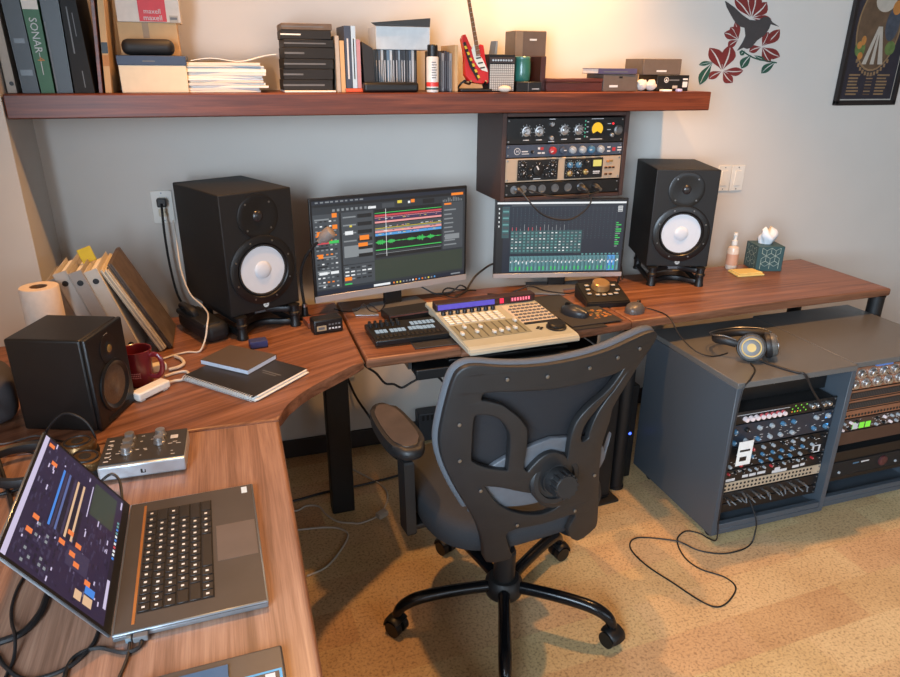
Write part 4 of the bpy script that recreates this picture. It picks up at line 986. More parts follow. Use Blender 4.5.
b = MB(); mouse_shape(b, .088, .068, .036, mat('mouse_grey',(86,82,80),.35)); b.build('shell', mo2, sharp=60)
b = MB(); b.cyl((-.004,.024,.030), (.004,.024,.030), .009, blk, n=16); b.build('scroll_wheel', mo2)
b = MB(); b.tube([(1.425,2.05,.757),(1.45,2.03,.754),(1.468,1.985,.753),(1.470,1.955,.752),(1.472,1.925,.742),(1.48,1.88,.70),(1.51,1.82,.66),(1.56,1.79,.6465),(1.63,1.80,.6465)], .0022, cable_m)
tag(b.build('mouse_cable'), 'thin black cable from the grey mouse over the desk edge to the cabinet top', 'cable')
# monitor remote with big gold knob
mc = thing('monitor_remote', 'black desktop volume remote with a large gold knob under the right monitor', 'controller', (1.325, 2.165, DZ+.0005), R(-8))
b = MB(); sd = [(-.07,0),(.075,0),(.075,.058),(-.045,.03),(-.07,.022)]
b.add([(-.085,y,z) for y,z in sd]+[(.085,y,z) for y,z in sd], [tuple(range(4,-1,-1)),tuple(range(5,10))]+[(i,(i+1)%5,5+(i+1)%5,5+i) for i in range(5)], blk)
bmesh.ops.recalc_face_normals(b.bm, faces=b.bm.faces); bmesh.ops.bevel(b.bm, geom=list(b.bm.edges), offset=.004, segments=2, affect='EDGES'); b.build('body', mc)
PM2 = T(0,-.045,.0305) @ RX(math.atan2(.028,.12))
b = MB(PM2); b.lathe([(.036,0),(.034,.008),(.033,.022),(.029,.026),(0,.026)], mat('brass_knob',(196,158,110),.32,.7), 32, M=T(.0,.075,0)); b.build('volume_knob', mc)
b0 = None
for x, y in ((-.055,.06),(-.06,.03),(-.03,.02),(-.005,.018),(.02,.02),(.045,.025),(.06,.05),(.055,.085),(-.05,.09)):
    P_ = PM2 @ Vector((x,y,.0005))
    if b0 is None: b = MB(); b.box((-.008,-.006,0), (.008,.006,.005), mat('remote_button',(176,170,160),.4), .0015, 1); b0 = b.build('button', mc, P_)
    else: dup(b0, mc, P_)

# ================================================================ LEFT WING: laptop, interface, tablet
lg = mat('laptop_carbon', (66, 60, 56), .45, var=.25, scale=7); lgd = mat('laptop_key', (28, 27, 28), .45); lsil = mat('laptop_edge', (150, 160, 168), .3, .8)
lt_ = thing('laptop', 'open dark laptop with a lit purple screen on the left wing', 'laptop', (-.128, 1.097, DZ+.0005), R(91.2))
b = MB(); b.box((-.178,-.1175,.002), (.178,.1175,.0125), lsil, .003, 2); b.box((-.1785,-.118,.0095), (.1785,.118,.0165), lg, .003, 2); base = b.build('base', lt_)
b = MB(); b.box((-.163,.086,.0165), (.163,.0905,.0171), mat('copper_strip',(186,128,76),.4,.6)); b.build('hinge_strip', lt_)
b = MB(); b.box((-.052,-.112,.01655), (.052,-.042,.0169), mat('touchpad',(98,86,78),.35,var=.12,scale=12), .0001, 1); b.build('touchpad', lt_)
b = MB(); b.box((-.142,-.035,.01655), (.142,.084,.0168), blk_m); kbp = b.build('keyboard', lt_)
key0 = None
rows = [[1]*14, [1]*13+[2], [1.5]+[1]*12+[1.5], [1.75]+[1]*11+[2.25], [2.25]+[1]*10+[2.75], [1,1,1,1.25,5,1,1,1,1,1.75]]
protos = {}
for r_, row in enumerate(rows):
    tot = sum(row); x = -.1405
    for wd in row:
        wpx = .281*wd/tot; kw = wpx-.0022; kk = round(kw, 4); z = .075-r_*.0198
        c = (x+wpx/2, z-.0005, .0169)
        if kk not in protos:
            b = MB(); b.box((-kw/2,-.0086,0), (kw/2,.0086,.0016), lgd, .0007, 1)
            if kw < .03: b.box((-.0022,-.002,.00161), (.0022,.003,.00168), white_p)
            protos[kk] = b.build('key', kbp, c)
        else: dup(protos[kk], kbp, c)
        x += wpx
b = MB(); b.box((.148,-.105,.01655), (.170,-.094,.0167), mat('white_sticker',(205,222,232),.4)); b.build('sticker', lt_)
LID = T(0,.1185,.0150) @ RX(R(-31.5))       # screen leans back from the hinge
b = MB(LID); b.box((-.178,.0,.0), (.178,.0045,.222), lsil, .0018, 1); b.box((-.1775,-.0012,.001), (.1775,-.0001,.2212), blk, .0003, 1); b.build('lid', lt_)
b = MB(LID @ T(-.17,-.0014,.018) @ UPR)
lw, lh = .34, .198
lb, lp1, lp2, lpw = scr('lap_bg',(38,30,58)), scr('lap_panel',(56,50,76)), scr('lap_deep',(24,22,40)), scr('lap_white',(196,186,214))
lor, lblu, lora = scr('lap_orange',(232,122,66)), scr('lap_blue',(66,130,214)), scr('lap_tan',(214,176,140))
rnd = random.Random(21)
def q(x0,y0,x1,y1,m_,dz=.0002): b.quad(x0*lw, y0*lh, x1*lw, y1*lh, dz, m_)
q(0,0,1,1,lb,0); q(.0,.955,1,1,lpw); q(.2,.0,.75,.045,lp2)
for k in range(11): q(.46+k*.03,.012,.478+k*.03,.036,rnd.choice((lor,lblu,srd,swh,stl)),.0004)
q(.10,.01,.30,.04,lpw,.0004); q(.9,.012,.97,.03,lpw,.0004)
q(.36,.42,.62,.73,lp2); 
for k, m_ in enumerate((lblu, lp1, scr('lap_steel',(84,100,150)), lp2, lp1, lora, lp2, lora)): q(.36,.70-k*.034,.84,.722-k*.034,m_,.0004)
q(.66,.08,.95,.36,sgl,.0003); q(.62,.375,.9,.385,lpw,.0005)
for k in range(420):
    x = rnd.uniform(.01,.96); y = rnd.uniform(.06,.93)
    if .36 < x < .86 and .36 < y < .76: continue
    if x > .62 and y < .4: continue
    q(x,y,x+rnd.uniform(.01,.05),y+.013,rnd.choice((lp1,lp1,lp1,scr('lap_dim',(96,90,116)),lp2,lp2,lpw)) if k%3 else lp1,.0003)
for x, y in ((.93,.88),(.80,.80),(.33,.80),(.22,.82),(.30,.52),(.27,.40),(.40,.46),(.22,.34),(.35,.36),(.16,.2)): q(x,y,x+.035,y+.06,lor,.0006)
q(.04,.15,.10,.24,lora,.0006); q(.04,.26,.10,.33,lora,.0006); q(.11,.14,.16,.24,lblu,.0006); q(.2,.25,.34,.48,lp1,.0004)
for k in range(8):
    for j in range(5): q(.03+k*.04,.62+j*.05,.05+k*.04,.645+j*.05,rnd.choice((lp1,sgr,lp2)),.0005)
b.build('screen', lt_)
# audio interface
ai = thing('audio_interface', 'silver sided audio interface with black top and six knobs behind the laptop', 'audio interface', (-.235, 1.465, DZ+.0005), R(-1.5))
b = MB(); b.box((-.088,-.068,.003), (.088,.062,.036), mat('interface_silver',(186,196,204),.35,.6,var=.03), .004); b.build('body', ai)
b = MB(); b.box((-.0865,-.060,.0362), (.0865,.062,.0385), mat('interface_top',(52,50,48),.45), .001, 1); b.build('top_plate', ai)
b = MB(); b.box((-.08,-.06,0), (.08,.055,.003), rubber); b.build('rubber_foot', ai)
k0 = None
for x, y, r_ in ((-.035,.042,.011),(-.035,.012,.011),(-.035,-.018,.011),(.03,.042,.012),(.03,.008,.012)):
    if k0 is None: b = MB(); b.lathe([(r_*1.15,0),(r_*1.1,.004),(r_,.005),(r_*.93,.016),(0,.0165)], alu_k, 20); k0 = b.build('knob', ai, (x,y,.0386))
    else: dup(k0, ai, (x,y,.0386))
b = MB()
for k in range(30):
    x, y = rnd.uniform(-.08,.07), rnd.uniform(-.052,.055)
    if abs(x+.035) < .016 or abs(x-.03) < .017: continue
    b.quad(x,y,x+rnd.uniform(.003,.01),y+.0025,.0388,ink)
for k in range(6): b.quad(-.078,-.05+k*.018,-.068,-.046+k*.018,.0388,ink)
b.quad(.052,.02,.068,.036,.0388,ink); b.build('legend', ai)
b = MB(UPR @ T(0,0,.0682)); b.quad(-.004,.012,.0,.022,.0003,blk); b.quad(-.004,.012,.006,.014,.0003,blk); b.quad(.004,.012,.006,.02,.0003,blk); b.build('front_emblem', ai)
# tablet at the bottom edge
tb = thing('tablet', 'dark slab device with a blue outlined sticker at the bottom edge of the left wing', 'device', (-.095, .722, DZ+.0005), R(1.5))
b = MB(); b.box((-.105,-.1,0), (.103,.1,.014), mat('tablet_grey',(66,62,60),.4), .003, 2); b.build('body', tb)
b = MB(); b.box((-.098,-.098,.0142), (.025,.086,.0168), mat('tablet_blue_glass',(70,96,124),.2), .001, 1); b.build('glass_panel', tb)
b = MB(); bl_s = mat('sticker_blue',(40,150,200),.4)
b.box((.04,-.09,.0141), (.098,.056,.0143), bl_s); b.box((.044,-.088,.0143), (.094,.052,.0145), mat('sticker_dark',(44,52,60),.4)); b.quad(.055,.028,.068,.044,.0147,ink); b.quad(.074,.034,.088,.05,.0147,ink); b.build('sticker', tb)
for nm, lab, pts, r_ in (
  ('usb_cable','black cable curving from the laptop side plug to the bottom edge of the photo',[(-.199,.906,.757),(-.203,.893,.755),(-.225,.892,.7535),(-.261,.913,.7535),(-.29,.908,.7535),(-.30,.885,.7535),(-.299,.84,.7535)],.0032),
  ('usb_cable','thin black cable with a knot running straight down from the laptop side plug',[(-.2165,.912,.757),(-.217,.885,.754),(-.221,.862,.7535),(-.226,.84,.7535),(-.232,.81,.7535)],.0024),
  ('loop_cable','black cable passing behind the lower corner of the laptop lid',[(-.262,.985,.7535),(-.266,.95,.7535),(-.272,.92,.7535),(-.295,.889,.7535),(-.332,.878,.7535),(-.36,.886,.7535),(-.39,.92,.7535),(-.41,.95,.7535),(-.45,.97,.7535)],.0032),
  ('thick_cable','thick black cable lying on the wood left of the laptop lid',[(-.352,1.12,.756),(-.358,1.06,.756),(-.361,1.015,.756),(-.378,.979,.756),(-.41,.968,.756),(-.46,.962,.756)],.0055),
  ('thin_cable','thin black cable on the far left edge beside the laptop lid',[(-.40,1.16,.7535),(-.410,1.10,.7535),(-.409,1.05,.7535),(-.400,1.01,.7535),(-.383,.965,.765),(-.379,.93,.7535),(-.382,.89,.7535),(-.386,.83,.7535)],.0026)):
    b = MB(); b.tube(pts, r_, cable_m, n=8, smooth=4); tag(b.build(nm), lab, 'cable')
pg_ = thing('usb_plug', 'dark double plug in the side of the laptop near the hinge', 'plug', (-.2005, .9165, DZ+.003))
b = MB(); b.box((-.011,-.012,.001), (.011,-.001,.012), grey_p, .002); b.build('plug_body', pg_)
b = MB(); b.box((-.022,-.010,.001), (-.013,-.001,.011), mat('plug_grey',(98,112,120),.4), .002); b.build('plug_body', pg_)
b = MB(); b.tube([(-.318,1.372,.765),(-.308,1.365,.78),(-.292,1.372,.785),(-.278,1.36,.775),(-.272,1.325,.757),(-.27,1.29,.754)], .003, cable_m)
tag(b.build('interface_cable'), 'short dark cable arching from the silver interface to the laptop', 'cable')
# headphones (bronze cups) behind the laptop
bz = mat('headphone_bronze', (120, 92, 58), .32, .75, var=.1); hp_blk = mat('headphone_black', (30, 29, 30), .5)
def cup(parent, M, m_, accent, r_=.042):
    b = MB(M); b.lathe([(0,-.024),(r_*.55,-.024),(r_,-.021),(r_*1.06,-.012),(r_*1.0,-.004)], hp_blk, 32); b.lathe([(r_*.94,-.004),(r_*.94,.008),(r_*.86,.014),(r_*.5,.017),(0,.017)], m_, 32); c = b.build('ear_cup', parent)
    b = MB(M); b.lathe([(r_*.72,.0155),(r_*.70,.0185),(r_*.62,.0185),(r_*.60,.0155)], accent, 32, cap=False); b.lathe([(r_*.32,.017),(r_*.32,.0182),(0,.0182)], accent, 24); b.build('cap_ring', c)
h1 = thing('headphones', 'bronze cupped headphones half hidden behind the laptop lid', 'headphones', (-.385, 1.495, DZ+.001))
cup(h1, T(.005,.03,.0255) @ RX(R(-4)), bz, hp_blk, .040); cup(h1, T(.03,-.045,.026) @ RY(R(6)), bz, hp_blk, .038)
b = MB(); b.tube([(-.04,.05,.02),(-.09,.07,.025),(-.15,.05,.03),(-.175,.0,.03),(-.16,-.05,.028),(-.10,-.08,.022),(-.01,-.07,.02)], .008, hp_blk, n=8, smooth=4, flat=1.6); b.build('headband', h1)
for nm, lab, pts, r_ in (
  ('audio_cable','black cable looping up in front of the small speaker',[(-.475,1.62,.7545),(-.45,1.60,.80),(-.41,1.59,.835),(-.37,1.575,.82),(-.352,1.565,.78),(-.36,1.555,.7545),(-.40,1.585,.7545),(-.47,1.63,.7545),(-.55,1.62,.7545)],.003),
  ('hanging_cable','black cable hanging at the far left edge beside the small speaker',[(-.60,1.74,.90),(-.592,1.70,.86),(-.565,1.60,.80),(-.53,1.50,.765),(-.50,1.42,.756),(-.47,1.33,.756),(-.45,1.25,.756)],.0045),
  ('audio_cable','black cable lying flat at the far left beneath the headphones',[(-.62,1.58,.7545),(-.54,1.60,.7545),(-.48,1.57,.7545),(-.45,1.52,.7545),(-.46,1.44,.7545),(-.52,1.41,.7545),(-.6,1.42,.7545)],.0036),
  ('audio_cable','thin pale cable lying between the small speaker and laptop at far left',[(-.63,1.66,.7535),(-.56,1.64,.7535),(-.50,1.66,.7535),(-.46,1.63,.7535)],.002)):
    b = MB(); b.tube(pts, r_, cable_m if 'pale' not in lab else grey_p, n=8, smooth=4); tag(b.build(nm), lab, 'cable')
b = MB(); b.box((-.10,-.09,0), (.08,.09,.135), mat('soft_case_grey',(66,62,64),.75,var=.2,scale=12), .045, 5)
tag(b.build('soft_case', loc=(-.64, 1.80, DZ+.0005), rotz=R(15)), 'dark grey soft case at the left edge behind the small speaker', 'case')

# ================================================================ CORNER: mug, adapter, binders, towel roll, notebooks
mg = thing('coffee_mug', 'dark red coffee mug behind the small speaker', 'mug', (-.285, 1.905, DZ+.0005), R(-25))
mred = mat('mug_red', (112, 30, 36), .25, coat=.4, var=.04)
b = MB(); b.lathe([(0,.001),(.031,.0),(.034,.006),(.036,.04),(.0385,.08),(.0415,.104),(.0405,.1055),(.0385,.104),(.0355,.08),(.033,.04),(.031,.008),(0,.006)], mred, 36); b.build('body', mg)
b = MB(); b.tube([(.037,0,.088),(.055,0,.092),(.068,0,.082),(.072,0,.06),(.066,0,.038),(.052,0,.026),(.035,0,.026)], .0052, mred, n=10, smooth=4, flat=1.4); b.build('handle', mg)
pkt = mat('mug_print',(196,120,116),.5); b = MB()
for k in range(9):
    a = R(-112+k*7); 
    for j in range(3): b.quad(-.0016,.03+j*.006,.0016,.0335+j*.006,0,pkt,M=RZ(a+PI/2) @ T(0,-.0367-.0003*j,0) @ UPR)
b.build('print', mg)
ad = thing('power_adapter', 'white power adapter lying in front of the red mug', 'adapter', (-.252, 1.822, DZ+.0005), R(45))
b = MB(); b.box((-.052,-.018,.004), (.052,.018,.026), white_p, .005, 3); b.build('body', ad)
b = MB(); b.box((-.045,-.012,0), (-.03,.012,.004), white_p); b.box((.03,-.012,0), (.045,.012,.004), white_p); b.build('foot', ad)
wcab = MATS['white_cable']
b = MB(); b.tube([(-.213,1.861,.762),(-.195,1.878,.758),(-.172,1.89,.7545),(-.160,1.92,.7545),(-.17,1.945,.7545),(-.20,1.94,.7545),(-.225,1.925,.7545)], .004, wcab, smooth=5)
tag(b.build('adapter_cable'), 'white cable looping from the end of the white power adapter', 'cable')
b = MB(); b.tube([(-.203,2.065,.7575),(-.185,2.04,.7575),(-.175,2.0,.7575),(-.19,1.975,.7575),(-.215,1.965,.7575)], .005, wcab, smooth=5); tag(b.build('cable_loop'), 'thick white cable loop showing behind the mug handle', 'cable')
b = MB(); b.box((-.02,-.014,0), (.02,.014,.022), cream, .003); tag(b.build('power_brick', loc=(-.243,1.985,DZ+.0005), rotz=R(20)), 'small cream plug block seen through the mug handle', 'adapter')
tr = thing('paper_towel_roll', 'white paper towel roll standing in the left corner', 'paper towel', (-.522, 2.058, DZ+.0005))
twm = mat('towel_paper', (212, 196, 182), .9, var=.05, scale=60, bump=.3)
b = MB(); b.lathe([(.022,0),(.048,0),(.05,.004),(.05,.256),(.048,.26),(.022,.26)], twm, 40, cap=False); b.build('paper', tr)
b = MB(); b.lathe([(.0215,.002),(.0215,.258),(.0195,.258),(.0195,.002),(.0215,.002)], mat('cardboard_core',(120,88,62),.8), 28, cap=False); b.build('core', tr)
gb1 = mat('binder_grey', (150, 144, 138), .6, var=.04); gb2 = mat('binder_light_grey', (172, 166, 158), .6, var=.04); gb3 = mat('binder_pale', (188, 180, 168), .6, var=.04)
def lean_binder(x0, w, h, d, y, lean, m_, label, spine_m=None):
    t = thing('ring_binder', label, 'binder', (x0, y, DZ+.001+w*math.sin(R(lean))), 0, 'leaning grey ring binders'); t.rotation_euler = (0, R(-lean), 0)
    zoff = 0
    b = MB(); b.box((-w,0,zoff), (-w+.003,d,h), m_, .0008, 1); b.box((-.003,0,zoff), (0,d,h), m_, .0008, 1); b.box((-w+.0031,0,zoff), (-.0031,.003,h), spine_m or m_); b.build('cover', t)
    b = MB(); b.box((-w+.006,.008,zoff+.008), (-.006,d-.006,h-.012), paper); b.build('paper_block', t)
    for z in (.035, h-.035):
        b = MB(); b.lathe([(.0085,0),(.0085,.0008),(.0055,.001),(.0055,.0003),(0,.0003)], blk, 16, M=RX(PI/2)); b.build('finger_ring', t, (-w/2, -.0002, z))
    return t
lean_binder(-.297, .038, .285, .20, 2.118, 17, gb3, 'palest grey binder nearest the newspaper in the leaning row')
lean_binder(-.337, .038, .285, .20, 2.112, 17, gb1, 'mid grey binder second from the newspaper in the leaning row')
lean_binder(-.377, .038, .285, .20, 2.118, 17, gb2, 'light grey binder third from the newspaper in the leaning row')
lean_binder(-.417, .026, .265, .17, 2.122, 17, gb1, 'narrow grey binder last in the leaning row beside the towel roll')
b = MB(); b.box((-.02,0,0), (.02,.003,.045), mat('yellow_note',(190,170,40),.7), .001, 1)
yn = b.build('yellow_notes', loc=(-.415, 2.235, DZ+.275)); yn.rotation_euler = (R(-10), R(-17), R(6)); tag(yn, 'yellow paper note sticking up from the tops of the grey binders', 'note')
npm = mat('newsprint', (178, 166, 148), .85, var=.25, scale=70); npd = mat('magazine_dark', (92, 80, 72), .6, var=.4, scale=24)
for (x0, w, h, d, ln, m_, lab, y_) in ((-.231, .022, .30, .21, 25, npm, 'folded pale newspaper leaning against the grey binders', 2.13), (-.212, .015, .315, .21, 25, npd, 'dark magazine leaning outermost against the newspaper', 2.145)):
    b = MB()
    nl = 5
    for k in range(nl): b.box((-w+w*k/nl+.0004, random.uniform(0,.006), 0), (-w+w*(k+1)/nl, d-random.uniform(0,.01), h-random.uniform(0,.012)), m_ if k%2 == 0 or m_ is not npm else cream, .0006, 1)
    o = b.build('magazine' if m_ is not npm else 'newspaper', loc=(x0, y_, DZ+.001+w*math.sin(R(ln)))); o.rotation_euler = (0, R(-ln), 0); tag(o, lab, 'magazine' if m_ is not npm else 'newspaper')
# black bag behind the left speaker
bgm = mat('bag_nylon', (18, 18, 20), .6, var=.2, scale=30)
bg = thing('shoulder_bag', 'black fabric bag lying between the magazines and the left speaker', 'bag', (-.120, 2.262, DZ+.0005), R(-65))
b = MB(); b.box((-.115,-.042,0), (.115,.042,.066), bgm, .024, 4); b.box((-.115,-.044,.048), (.105,.02,.069), bgm, .01, 2); b.build('body', bg)
b = MB(); b.tube([(-.09,-.02,.062),(-.088,-.03,.085),(-.06,-.035,.095),(-.02,-.035,.095),(.008,-.03,.085),(.01,-.02,.062)], .006, bgm, flat=1.8); b.build('handle', bg)
# notebooks
nb = thing('spiral_notebook', 'black spiral notebook with white wire and pages on the desk corner', 'notebook', (.000, 1.862, DZ+.0005), R(-47.5))
nbw, nbh = .30, .215
ncov = mat('notebook_cover', (34, 33, 34), .45, var=.1)
b = MB()
for k in range(4): b.box((-.135+.003*(k%2), -.105+.004*k, .0003+k*.0032), (.128+.006*((k+1)%3), .105, .0032+k*.0032), paper, .0004, 1)
b.build('pages', nb)
b = MB(); b.box((-.138,-.107,.0132), (.13,.107,.0148), ncov, .0006, 1); b.build('cover', nb)
b = MB(); b.quad(.03,.03,.10,.035,.0150,grey_p); b.quad(.04,.02,.09,.024,.0150,grey_p); b.build('cover_print', nb)
bk_ = mat('white_wire', (206, 214, 220), .35, .3); s0 = None
for k in range(30):
    c = (-.132+k*.0088, -.107, .0085)
    if s0 is None: b = MB(); b.tube([(0, .0085*math.cos(2*PI*j/10), .0078*math.sin(2*PI*j/10)) for j in range(10)], .0011, bk_, n=5, smooth=0, closed=True); s0 = b.build('wire_loop', nb, c)
    else: dup(s0, nb, c)
bk2 = thing('booklet', 'brown covered booklet with white page edges lying on the spiral notebook', 'book', (-.018, 1.945, DZ+.0158), R(-43))
bcov = mat('booklet_brown', (78, 68, 62), .55, var=.06)
b = MB(); b.box((-.088,-.064,.0), (.088,.064,.0012), bcov); b.box((-.088,-.064,.0135), (.088,.064,.0147), bcov, .0004, 1); b.box((-.088,.0625,.0012), (.088,.064,.0135), bcov); b.build('cover', bk2)
b = MB(); b.box((-.087,-.063,.0013), (.087,.0622,.0134), mat('page_edge_blue_white',(206,212,226),.8), .0003, 1); b.build('pages', bk2)
# items under and beside the left speaker
b = MB(); b.box((-.027,-.018,0), (.027,.018,.024), mat('dark_blue_box',(52,58,104),.5), .002); b.box((-.0272,-.0183,.002), (.0272,.0,.004), blk)
tag(b.build('small_blue_box', loc=(.045, 2.085, DZ+.0005), rotz=R(8)), 'tiny dark blue box in front of the left speaker stand', 'box')
b = MB(); b.box((-.042,-.035,0), (.042,.035,.02), wood('reddish_block',(96,50,36),(124,70,50),(140,84,62),0,.4), .002)
tag(b.build('wooden_block', loc=(.252, 2.238, DZ+.0005), rotz=R(10)), 'small red-brown wooden block right of the left speaker', 'block')
mt = thing('digital_meter', 'small black meter with a pale display at the foot of the gooseneck lamp', 'meter', (.273, 2.165, DZ+.0005), R(8))
b = MB(); b.box((-.05,-.028,0), (.05,.028,.05), blk, .006); b.build('body', mt)
b = MB(UPR @ T(0,0,.0282)); b.quad(-.04,.012,-.008,.03,.0004,mat('pale_lcd',(170,150,118),.4)); b.quad(-.035,.016,-.014,.025,.0006,grey_p)
for k in range(4): b.quad(.0+k*.011,.014,.007+k*.011,.02,.0004,ink); b.quad(.0+k*.011,.028,.007+k*.011,.034,.0004,grey_p)
b.build('display', mt)
gl = thing('gooseneck_lamp', 'gooseneck lamp with a grey head bent in front of the left monitor', 'lamp', (.219, 2.305, DZ+.0005))
b = MB(); b.lathe([(.022,0),(.022,.008),(.012,.012),(.009,.05),(0,.05)], blk, 20); b.lathe([(.0095,.04),(.0095,.055),(0,.055)], silver, 16); b.build('base', gl)
b = MB(); b.tube([(0,0,.05),(-.006,-.005,.12),(-.004,-.02,.18),(.012,-.045,.235),(.038,-.075,.278),(.056,-.09,.296)], .0052, blk_m, n=8, smooth=5); b.build('gooseneck', gl)
hm = T(.056,-.09,.296) @ Vector((.05,-.02,.045)).to_track_quat('Z','Y').to_matrix().to_4x4()
b = MB(hm); b.lathe([(0,-.006),(.0085,-.004),(.0095,.004),(.02,.018),(.0215,.03),(.021,.052),(.016,.056),(0,.057)], mat('lamp_head_grey',(132,122,116),.45), 22); b.build('lamp_head', gl)

# ================================================================ RIGHT SIDE: tissue, bottle, pad, headphones, tower, cables
tbx = thing('tissue_box', 'dark teal tissue box with a pale line pattern on the right end of the desk', 'tissue box', (2.262, 2.378, DZ+.0005), R(-16))
teal_b = mat('tissue_box_teal', (50, 82, 86), .5, var=.05); lines_m = mat('tissue_box_lines', (176, 190, 176), .5)
bs, bh = .118, .112
b = MB()
for z in (0, bh-.0015): pass
b.box((-bs/2,-bs/2,0), (bs/2,bs/2,bh), teal_b, .0015, 1); b.build('box', tbx)
b = MB()
def ln(p, q_, M):
    d = Vector((q_[0]-p[0], q_[1]-p[1])); n_ = Vector((-d.y, d.x)).normalized()*.0009
    b.add([(p[0]+n_.x,p[1]+n_.y,.0003),(q_[0]+n_.x,q_[1]+n_.y,.0003),(q_[0]-n_.x,q_[1]-n_.y,.0003),(p[0]-n_.x,p[1]-n_.y,.0003)], [(3,2,1,0)], lines_m, M=M)
for face in range(4):
    M = RZ(face*PI/2) @ T(0,-bs/2,0) @ UPR; g = .0235
    for j in range(-1, 4):
        for k in range(-2, 3):
            cx, cy = (k+(j%2)*.5)*g*1.732, .012+j*g*1.5
            for a in (90, 210, 330):
                p = (cx, cy); q_ = (cx+g*math.cos(R(a)), cy+g*math.sin(R(a)))
                pts = []
                if all(abs(t[0]) < bs/2-.001 and .001 < t[1] < bh-.001 for t in (p, q_)): ln(p, q_, M)
                v1 = (cx+g*math.cos(R(a)), cy+g*math.sin(R(a))); 
                for da in (60, -60):
                    v2 = (cx+g*math.cos(R(a+da)), cy+g*math.sin(R(a+da)))
                    if all(abs(t[0]) < bs/2-.001 and .001 < t[1] < bh-.001 for t in (v1, v2)): ln(v1, v2, M)
b.build('line_pattern', tbx)
b = MB(); rnd = random.Random(6); rings = []; n = 18
for j in range(7):
    t_ = j/6; rr = .026+.012*math.sin(t_*PI)*.9-(.012 if j == 6 else 0)
    rings.append([((rr*(1+.38*math.sin(3*k*2*PI/n+j*.5)))*math.cos(2*PI*k/n)*.95, (rr*.75*(1+.32*math.cos(2*k*2*PI/n+j*.7)))*math.sin(2*PI*k/n), bh+t_*(.062+.016*math.sin(2*2*PI*k/n+1))) for k in range(n)])
b.add([p for r_ in rings for p in r_], [(j*n+k, j*n+(k+1)%n, (j+1)*n+(k+1)%n, (j+1)*n+k) for j in range(6) for k in range(n)]+[tuple(6*n+k for k in range(n))], mat('tissue_paper',(226,232,238),.9,var=.02), True)
b.build('tissue', tbx, sharp=70)
sb = thing('spray_bottle', 'small clear spray bottle with white pump beside the tissue box', 'bottle', (2.118, 2.41, DZ+.0005))
b = MB(); b.lathe([(0,0),(.0235,0),(.0255,.004),(.0255,.085),(.022,.098),(.011,.106),(.011,.114),(0,.114)], mat('bottle_body',(214,196,178),.25,var=.03), 28); b.build('body', sb)
b = MB(); b.lathe([(.0125,.11),(.0125,.128),(.008,.131),(.008,.15),(.0095,.151),(.009,.163),(0,.164)], white_p, 22); b.cyl((0,0,.156), (-.014,-.008,.157), .0035, white_p, n=10); b.build('pump', sb)
b = MB(); b.lathe([(.0258,.02),(.0258,.07)], mat('bottle_label',(196,150,124),.5), 28, cap=False); b.build('bottle_label', sb)
b = MB(); yl = mat('yellow_cloth', (226, 200, 122), .8, var=.06)
b.prism([(-.07,-.04),(.06,-.05),(.072,.03),(-.05,.05)], .0, .007, yl, .002); b.prism([(-.06,-.03),(.055,-.045),(.06,.018),(-.045,.045)], .0072, .013, yl, .002, M=RZ(.12))
tag(b.build('folded_cloth', loc=(2.125, 2.325, DZ+.0005)), 'folded pale yellow cloth in front of the spray bottle', 'cloth')
# headphones on the left rack cabinet
h2 = thing('headphones', 'black headphones with gold ringed cups lying on the left rack cabinet', 'headphones', (1.665, 1.735, .6445))
gr = mat('headphone_graphite', (84, 82, 78), .4, var=.1)
def aim(p, d): return T(*p) @ Vector(d).to_track_quat('Z', 'Y').to_matrix().to_4x4()
cup(h2, aim((-.005,-.01,.049), (-.62,-.72,.30)), gr, mat('dull_gold_badge', (186, 160, 92), .55, var=.08), .046)
cup(h2, aim((.085,-.005,.047), (.80,-.50,.22)), gr, silver, .044)
b = MB(); b.tube([(-.035,.03,.05),(-.06,.05,.055),(-.075,.085,.05),(-.05,.13,.04),(.01,.15,.035),(.07,.14,.04),(.11,.095,.05),(.118,.05,.052),(.105,.02,.05)], .006, hp_blk, n=8, smooth=5, flat=2.2); b.build('headband', h2)
b = MB(); b.tube([(-.04,.03,.066),(-.07,.055,.075),(-.088,.09,.068),(-.058,.142,.055),(.01,.164,.05),(.076,.152,.055),(.122,.1,.066),(.128,.05,.068),(.108,.02,.066)], .0022, steel, n=6, smooth=5); b.build('band_wire', h2)
for nm, lab, pts, r_ in (
  ('headphone_cable','black headphone cable running over the cabinet front edge down to the floor and looping',[(1.645,1.70,.647),(1.62,1.65,.6465),(1.56,1.60,.6475),(1.53,1.578,.6475),(1.512,1.5745,.62),(1.506,1.574,.5),(1.507,1.574,.3),(1.512,1.574,.12),(1.522,1.578,.03),(1.525,1.62,.0035),(1.512,1.655,.003),(1.470,1.68,.003),(1.410,1.645,.003),(1.380,1.56,.003),(1.395,1.492,.003),(1.446,1.436,.003),(1.450,1.383,.003),(1.388,1.339,.003),(1.334,1.328,.003),(1.300,1.367,.003),(1.265,1.464,.003),(1.230,1.561,.003),(1.223,1.645,.003),(1.247,1.690,.003),(1.29,1.70,.003),(1.36,1.67,.003),(1.412,1.63,.0065),(1.45,1.575,.003),(1.518,1.535,.003),(1.60,1.532,.003),(1.655,1.55,.004),(1.672,1.56,.04),(1.668,1.562,.09),(1.660,1.60,.15),(1.657,1.618,.165)],.0026),
  ('audio_lead','thick black lead from the headphones into the left cabinet gear',[(1.69,1.705,.648),(1.715,1.64,.6475),(1.74,1.59,.648),(1.755,1.572,.646),(1.80,1.572,.585),(1.86,1.58,.52),(1.905,1.60,.475),(1.92,1.622,.462)],.0042),
  ):
    b = MB(); b.tube(pts, r_, cable_m, n=8, smooth=5); tag(b.build(nm), lab, 'cable')
